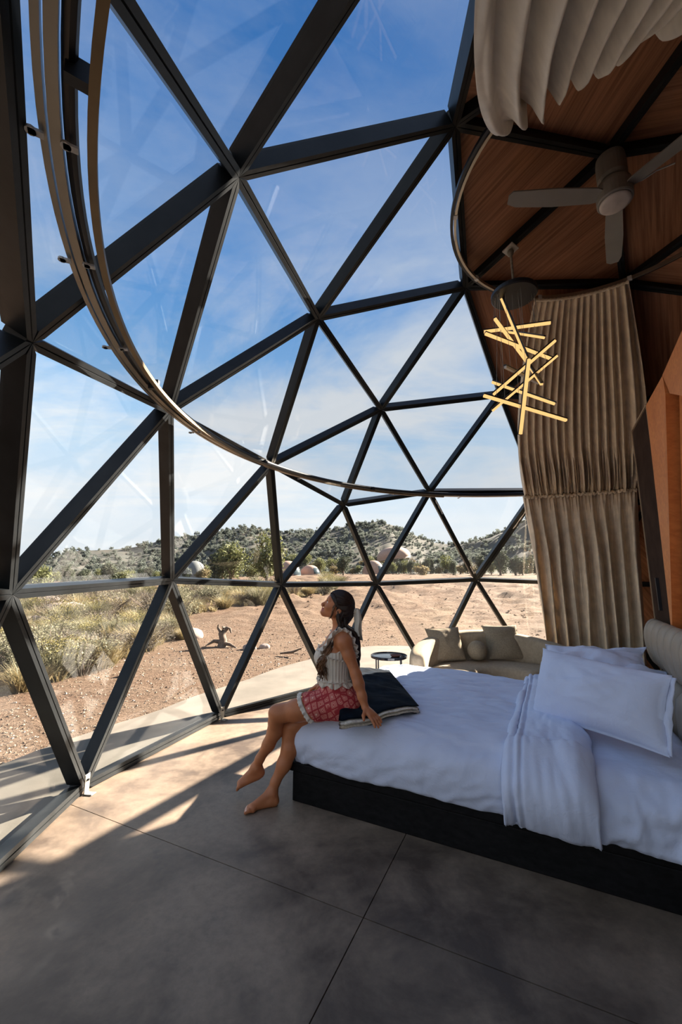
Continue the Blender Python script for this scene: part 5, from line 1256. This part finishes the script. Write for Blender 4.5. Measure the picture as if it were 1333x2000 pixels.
# lace hem round the near thigh
u_ = nrm_(np.cross(hemN, [0, 1, 0])); w_ = np.cross(hemN, u_); ring_, rout = [], []
cH = Lh + tdir * (.150 / (tdir @ hemN))
for q in np.linspace(0, 2 * math.pi, 17):
    d_ = u_ * math.cos(q) + w_ * math.sin(q); rad = .106
    # walk outward to the cloth surface
    p = cH + d_ * rad * (1.06 if abs(d_[2]) > .5 else 1.0); p[2] = max(p[2], .570); ring_.append(p); rout.append(nrm_(hemN * .8 + d_ * .35) if p[2] > .575 else nrm_(hemN + [0, -.3, 0.05]))
frill(ring_, rout, .028, 'lace_hem', frill_m, sho, .006, 95, 200)
frill([(-.045 + .118 * math.cos(q), YC + .148 * math.sin(q), .798) for q in np.linspace(0, 2 * math.pi, 13)], [(math.cos(q), math.sin(q), .5) for q in np.linspace(0, 2 * math.pi, 13)], .012, 'waist_frill', frill_m, bl_, .004, 120, 200)

# hair
hairm = pbr('dark_brown_hair', (.034, .015, .009), .45, 0, .4, 6, .4, 260, .35, stretch=(1, 1, .2), col2=(.014, .007, .005), bdist=.002)
hair_tip = pbr('brown_hair_ends', (.20, .085, .030), .42, 0, .4, 20, .3, 260, .5, col2=(.05, .022, .010), bdist=.002)
HF = Field((-.16, 2.85, 1.14), (.16, 3.13, 1.42), .0042)
HF.ell(hp(.010, .004), (.100, .090, .083), 0, HM); HF.ell(hp(-.045, -.03), (.062, .075, .076), .03, HM); HF.cone(hp(-.05, -.05), hp(-.055, -.12), .058, .050, .03)
x, y, z = np.meshgrid(*HF.ax, indexing='ij', sparse=True); rx, ry, rz = x - HC[0], y - HC[1], z - HC[2]
f_ = rx * hf[0] + rz * hf[2]; u_ = rx * hu[0] + rz * hu[2]; s_ = -ry
line = f_ - .052 - (u_ + .020) * 1.45 + .25 * np.maximum(0, np.abs(s_) - .03); strands = .0028 * np.sin((np.abs(s_) * 3 + u_ * .6 + f_ * .3) * 190)
Vh, Fh = surface_net(HF, np.maximum(HF.d + strands, line).astype(np.float32))
hair = mk('hair', Vh, Fh, hairm, person, True); md = hair.modifiers.new('smooth', 'SMOOTH'); md.factor = .5; md.iterations = 2
rh = random.Random(11)
def lock(pts, r0, n=18, wave=.008, ph=0, name='hair_lock', mat=hairm, freq=2.5):
    P = np.array(pts, float); t = np.linspace(0, len(P) - 1, n); i = np.clip(t.astype(int), 0, len(P) - 2); f = (t - i)[:, None]
    p0, p1, p2, p3 = P[np.clip(i - 1, 0, None)], P[i], P[i + 1], P[np.clip(i + 2, 0, len(P) - 1)]
    c_ = .5 * (2 * p1 + (p2 - p0) * f + (2 * p0 - 5 * p1 + 4 * p2 - p3) * f ** 2 + (3 * p1 - p0 - 3 * p2 + p3) * f ** 3)
    s = t / (len(P) - 1); w = np.clip(s * 1.6 - .3, 0, 1) * wave
    c_ = c_ + np.stack([np.sin(s * freq * 6.28 + ph) * w, np.cos(s * freq * 6.28 + ph) * w, 0 * s], 1)
    return tube_vf(c_, r0 * (np.clip(np.sin(np.clip(s * .86 + .14, 0, 1) * math.pi), .12, 1) ** .6), 6)
lc = []
for i in range(150):      # strands combed back over the crown
    fi = R_(rh.uniform(-96, 96)); th0 = 15 + 48 * (abs(fi) / R_(80)) ** 1.5; g = 1 + rh.uniform(.0, .035); P_ = []
    for th in np.linspace(R_(th0 + rh.uniform(-2, 6)), R_(158), 8):
        fi2 = fi * (1 - .35 * max(0, (th - 1.6) / 1.3)); d_ = (math.cos(th) * .100, math.sin(th) * math.cos(fi2) * .090, math.sin(th) * math.sin(fi2) * .083)
        P_.append(hp(.010 + d_[0] * g, .004 + d_[1] * g, d_[2] * g))
    lc.append(lock(P_, .0030 + .0022 * rh.random(), 18, .003, rh.uniform(0, 6)))
mk('hair_strands', *merge(*lc), hairm, hair, True)
ld, lt = [], []
for i in range(62):      # locks coming forward over the near shoulder onto the chest
    j = lambda a: rh.uniform(-a, a)
    p = [hp(-.01 + j(.03), -.02 + j(.02), .068), hp(-.025 + j(.02), -.085, .074 + j(.008)), np.array([.000 + j(.016), 2.918 + j(.014), 1.165]), np.array([-.045 + j(.018), 2.893 + j(.012), 1.085 + j(.01)]),
         np.array([-.092 + j(.020), 2.876 + j(.012), 1.01]), np.array([-.132 + j(.024), 2.868 + j(.012), .935]), np.array([-.125 + j(.030), 2.868 + j(.014), .855 + j(.045)])]
    ld.append(lock(p[:5], .0062 + rh.random() * .003, 16, .004, rh.uniform(0, 6))); lt.append(lock(p[3:], .0042 + rh.random() * .0022, 20, .012, rh.uniform(0, 6), freq=1.4))
mk('hair_locks', *merge(*ld), hairm, hair, True); mk('hair_locks', *merge(*lt), hair_tip, hair, True)
lb = []
for i in range(40):      # the rest hangs down the back
    j = lambda a: rh.uniform(-a, a); yy = YC + rh.uniform(-.085, .085)
    lb.append(lock([hp(-.06 + j(.012), -.03 + j(.02), (YC - yy) * .7), hp(-.085 + j(.01), -.11, (YC - yy) * .85), np.array([.100 + j(.012), yy, 1.10]), np.array([.112 + j(.012), yy + j(.01), .98]), np.array([.105 + j(.015), yy + j(.015), .88]), np.array([.098 + j(.02), yy + j(.02), .80 + j(.04)])], .010 + rh.random() * .004, 20, .010, rh.uniform(0, 6)))
mk('hair_locks', *merge(*lb), hairm, hair, True)
lw = []
for i in range(7): j = lambda a: rh.uniform(-a, a); lw.append(lock([hp(.040 + j(.006), -.005, .070), hp(.040 + j(.008), -.045, .074), hp(.030 + j(.008), -.085, .070), hp(.028 + j(.01), -.118 + j(.01), .066)], .0042, 12, .004, j(3)))
mk('hair_locks', *merge(*lw), hair_tip, hair, True)
# white ribbon tied at the back of the head
rib_m = pbr('cream_ribbon', (.74, .68, .58), .8, 0, .05, 20, .3, 120, .2)
rb = empty('ribbon', tuple(hp(-.095, -.01)))
rb.parent = person; rb.location = Vector(hp(-.095, -.01)) - person.location
def tail(pts, wid, name):
    P = np.array(pts, float); n = len(P) * 5; t = np.linspace(0, len(P) - 1, n); i = np.clip(t.astype(int), 0, len(P) - 2); f = (t - i)[:, None]; c_ = P[i] * (1 - f) + P[i + 1] * f; G = np.zeros((n, 5, 3))
    for k_ in range(5):
        q = k_ / 4 - .5; w = wid * np.clip(.35 + t / (len(P) - 1) * 1.6, 0, 1); G[:, k_] = c_ + np.stack([q * w * .75, -q * w * .65, 0 * q * w], 1) + np.array([1, .6, 0]) * (.006 * np.sin(t * 2 + q * 9))[:, None]
    return cloth(name, G, rib_m, rb, .003)
tail([hp(-.095, -.005, .02), (.108, 2.960, 1.285), (.112, 2.945, 1.22), (.108, 2.94, 1.15), (.115, 2.93, 1.095)], .048, 'ribbon_tail')
tail([hp(-.095, -.005, -.01), (.118, 2.985, 1.28), (.128, 2.985, 1.20), (.135, 2.98, 1.13), (.142, 2.985, 1.06)], .040, 'ribbon_tail')
kn = hp(-.098, .0, .01); v = [kn + np.array([.020 * math.cos(a) * math.sin(b2), .030 * math.sin(a) * math.sin(b2), .020 * math.cos(b2)]) for b2 in np.linspace(0, math.pi, 7) for a in np.linspace(0, 6.283, 11)[:-1]]
mk('ribbon_knot', v, grid_faces(7, 10, False, True), rib_m, rb, True)
# eyes, lashes and brows
eye_w = pbr('eye_white', (.80, .76, .72), .25, 0, .02); iris = pbr('brown_iris', (.07, .035, .02), .15, 0, .1)
for s_ in (1, -1):
    ec = hp(.0945, -.0295, s_ * .0285); v, f = ico(2); e_ = mk('eye', v * .0098 + ec, f, eye_w, person, True); gd = nrm_(hf * .9 + hu * .25 + hs * s_ * .2)
    vv = v * .0052 + ec + gd * .0058; mk('iris', vv, f, iris, e_, True)
    lid = [hp(.1025, -.0255, s_ * .017), hp(.1060, -.0225, s_ * .027), hp(.1000, -.0235, s_ * .040)]; mk('eyelashes', *tube_vf(lid, [.0016, .0024, .0018], 5), hairm, person)
    brw = [hp(.1085, -.0115, s_ * .012), hp(.1085, -.0065, s_ * .026), hp(.0995, -.0095, s_ * .043)]; mk('eyebrow', *tube_vf(brw, [.0022, .0030, .0014], 5), hairm, person)
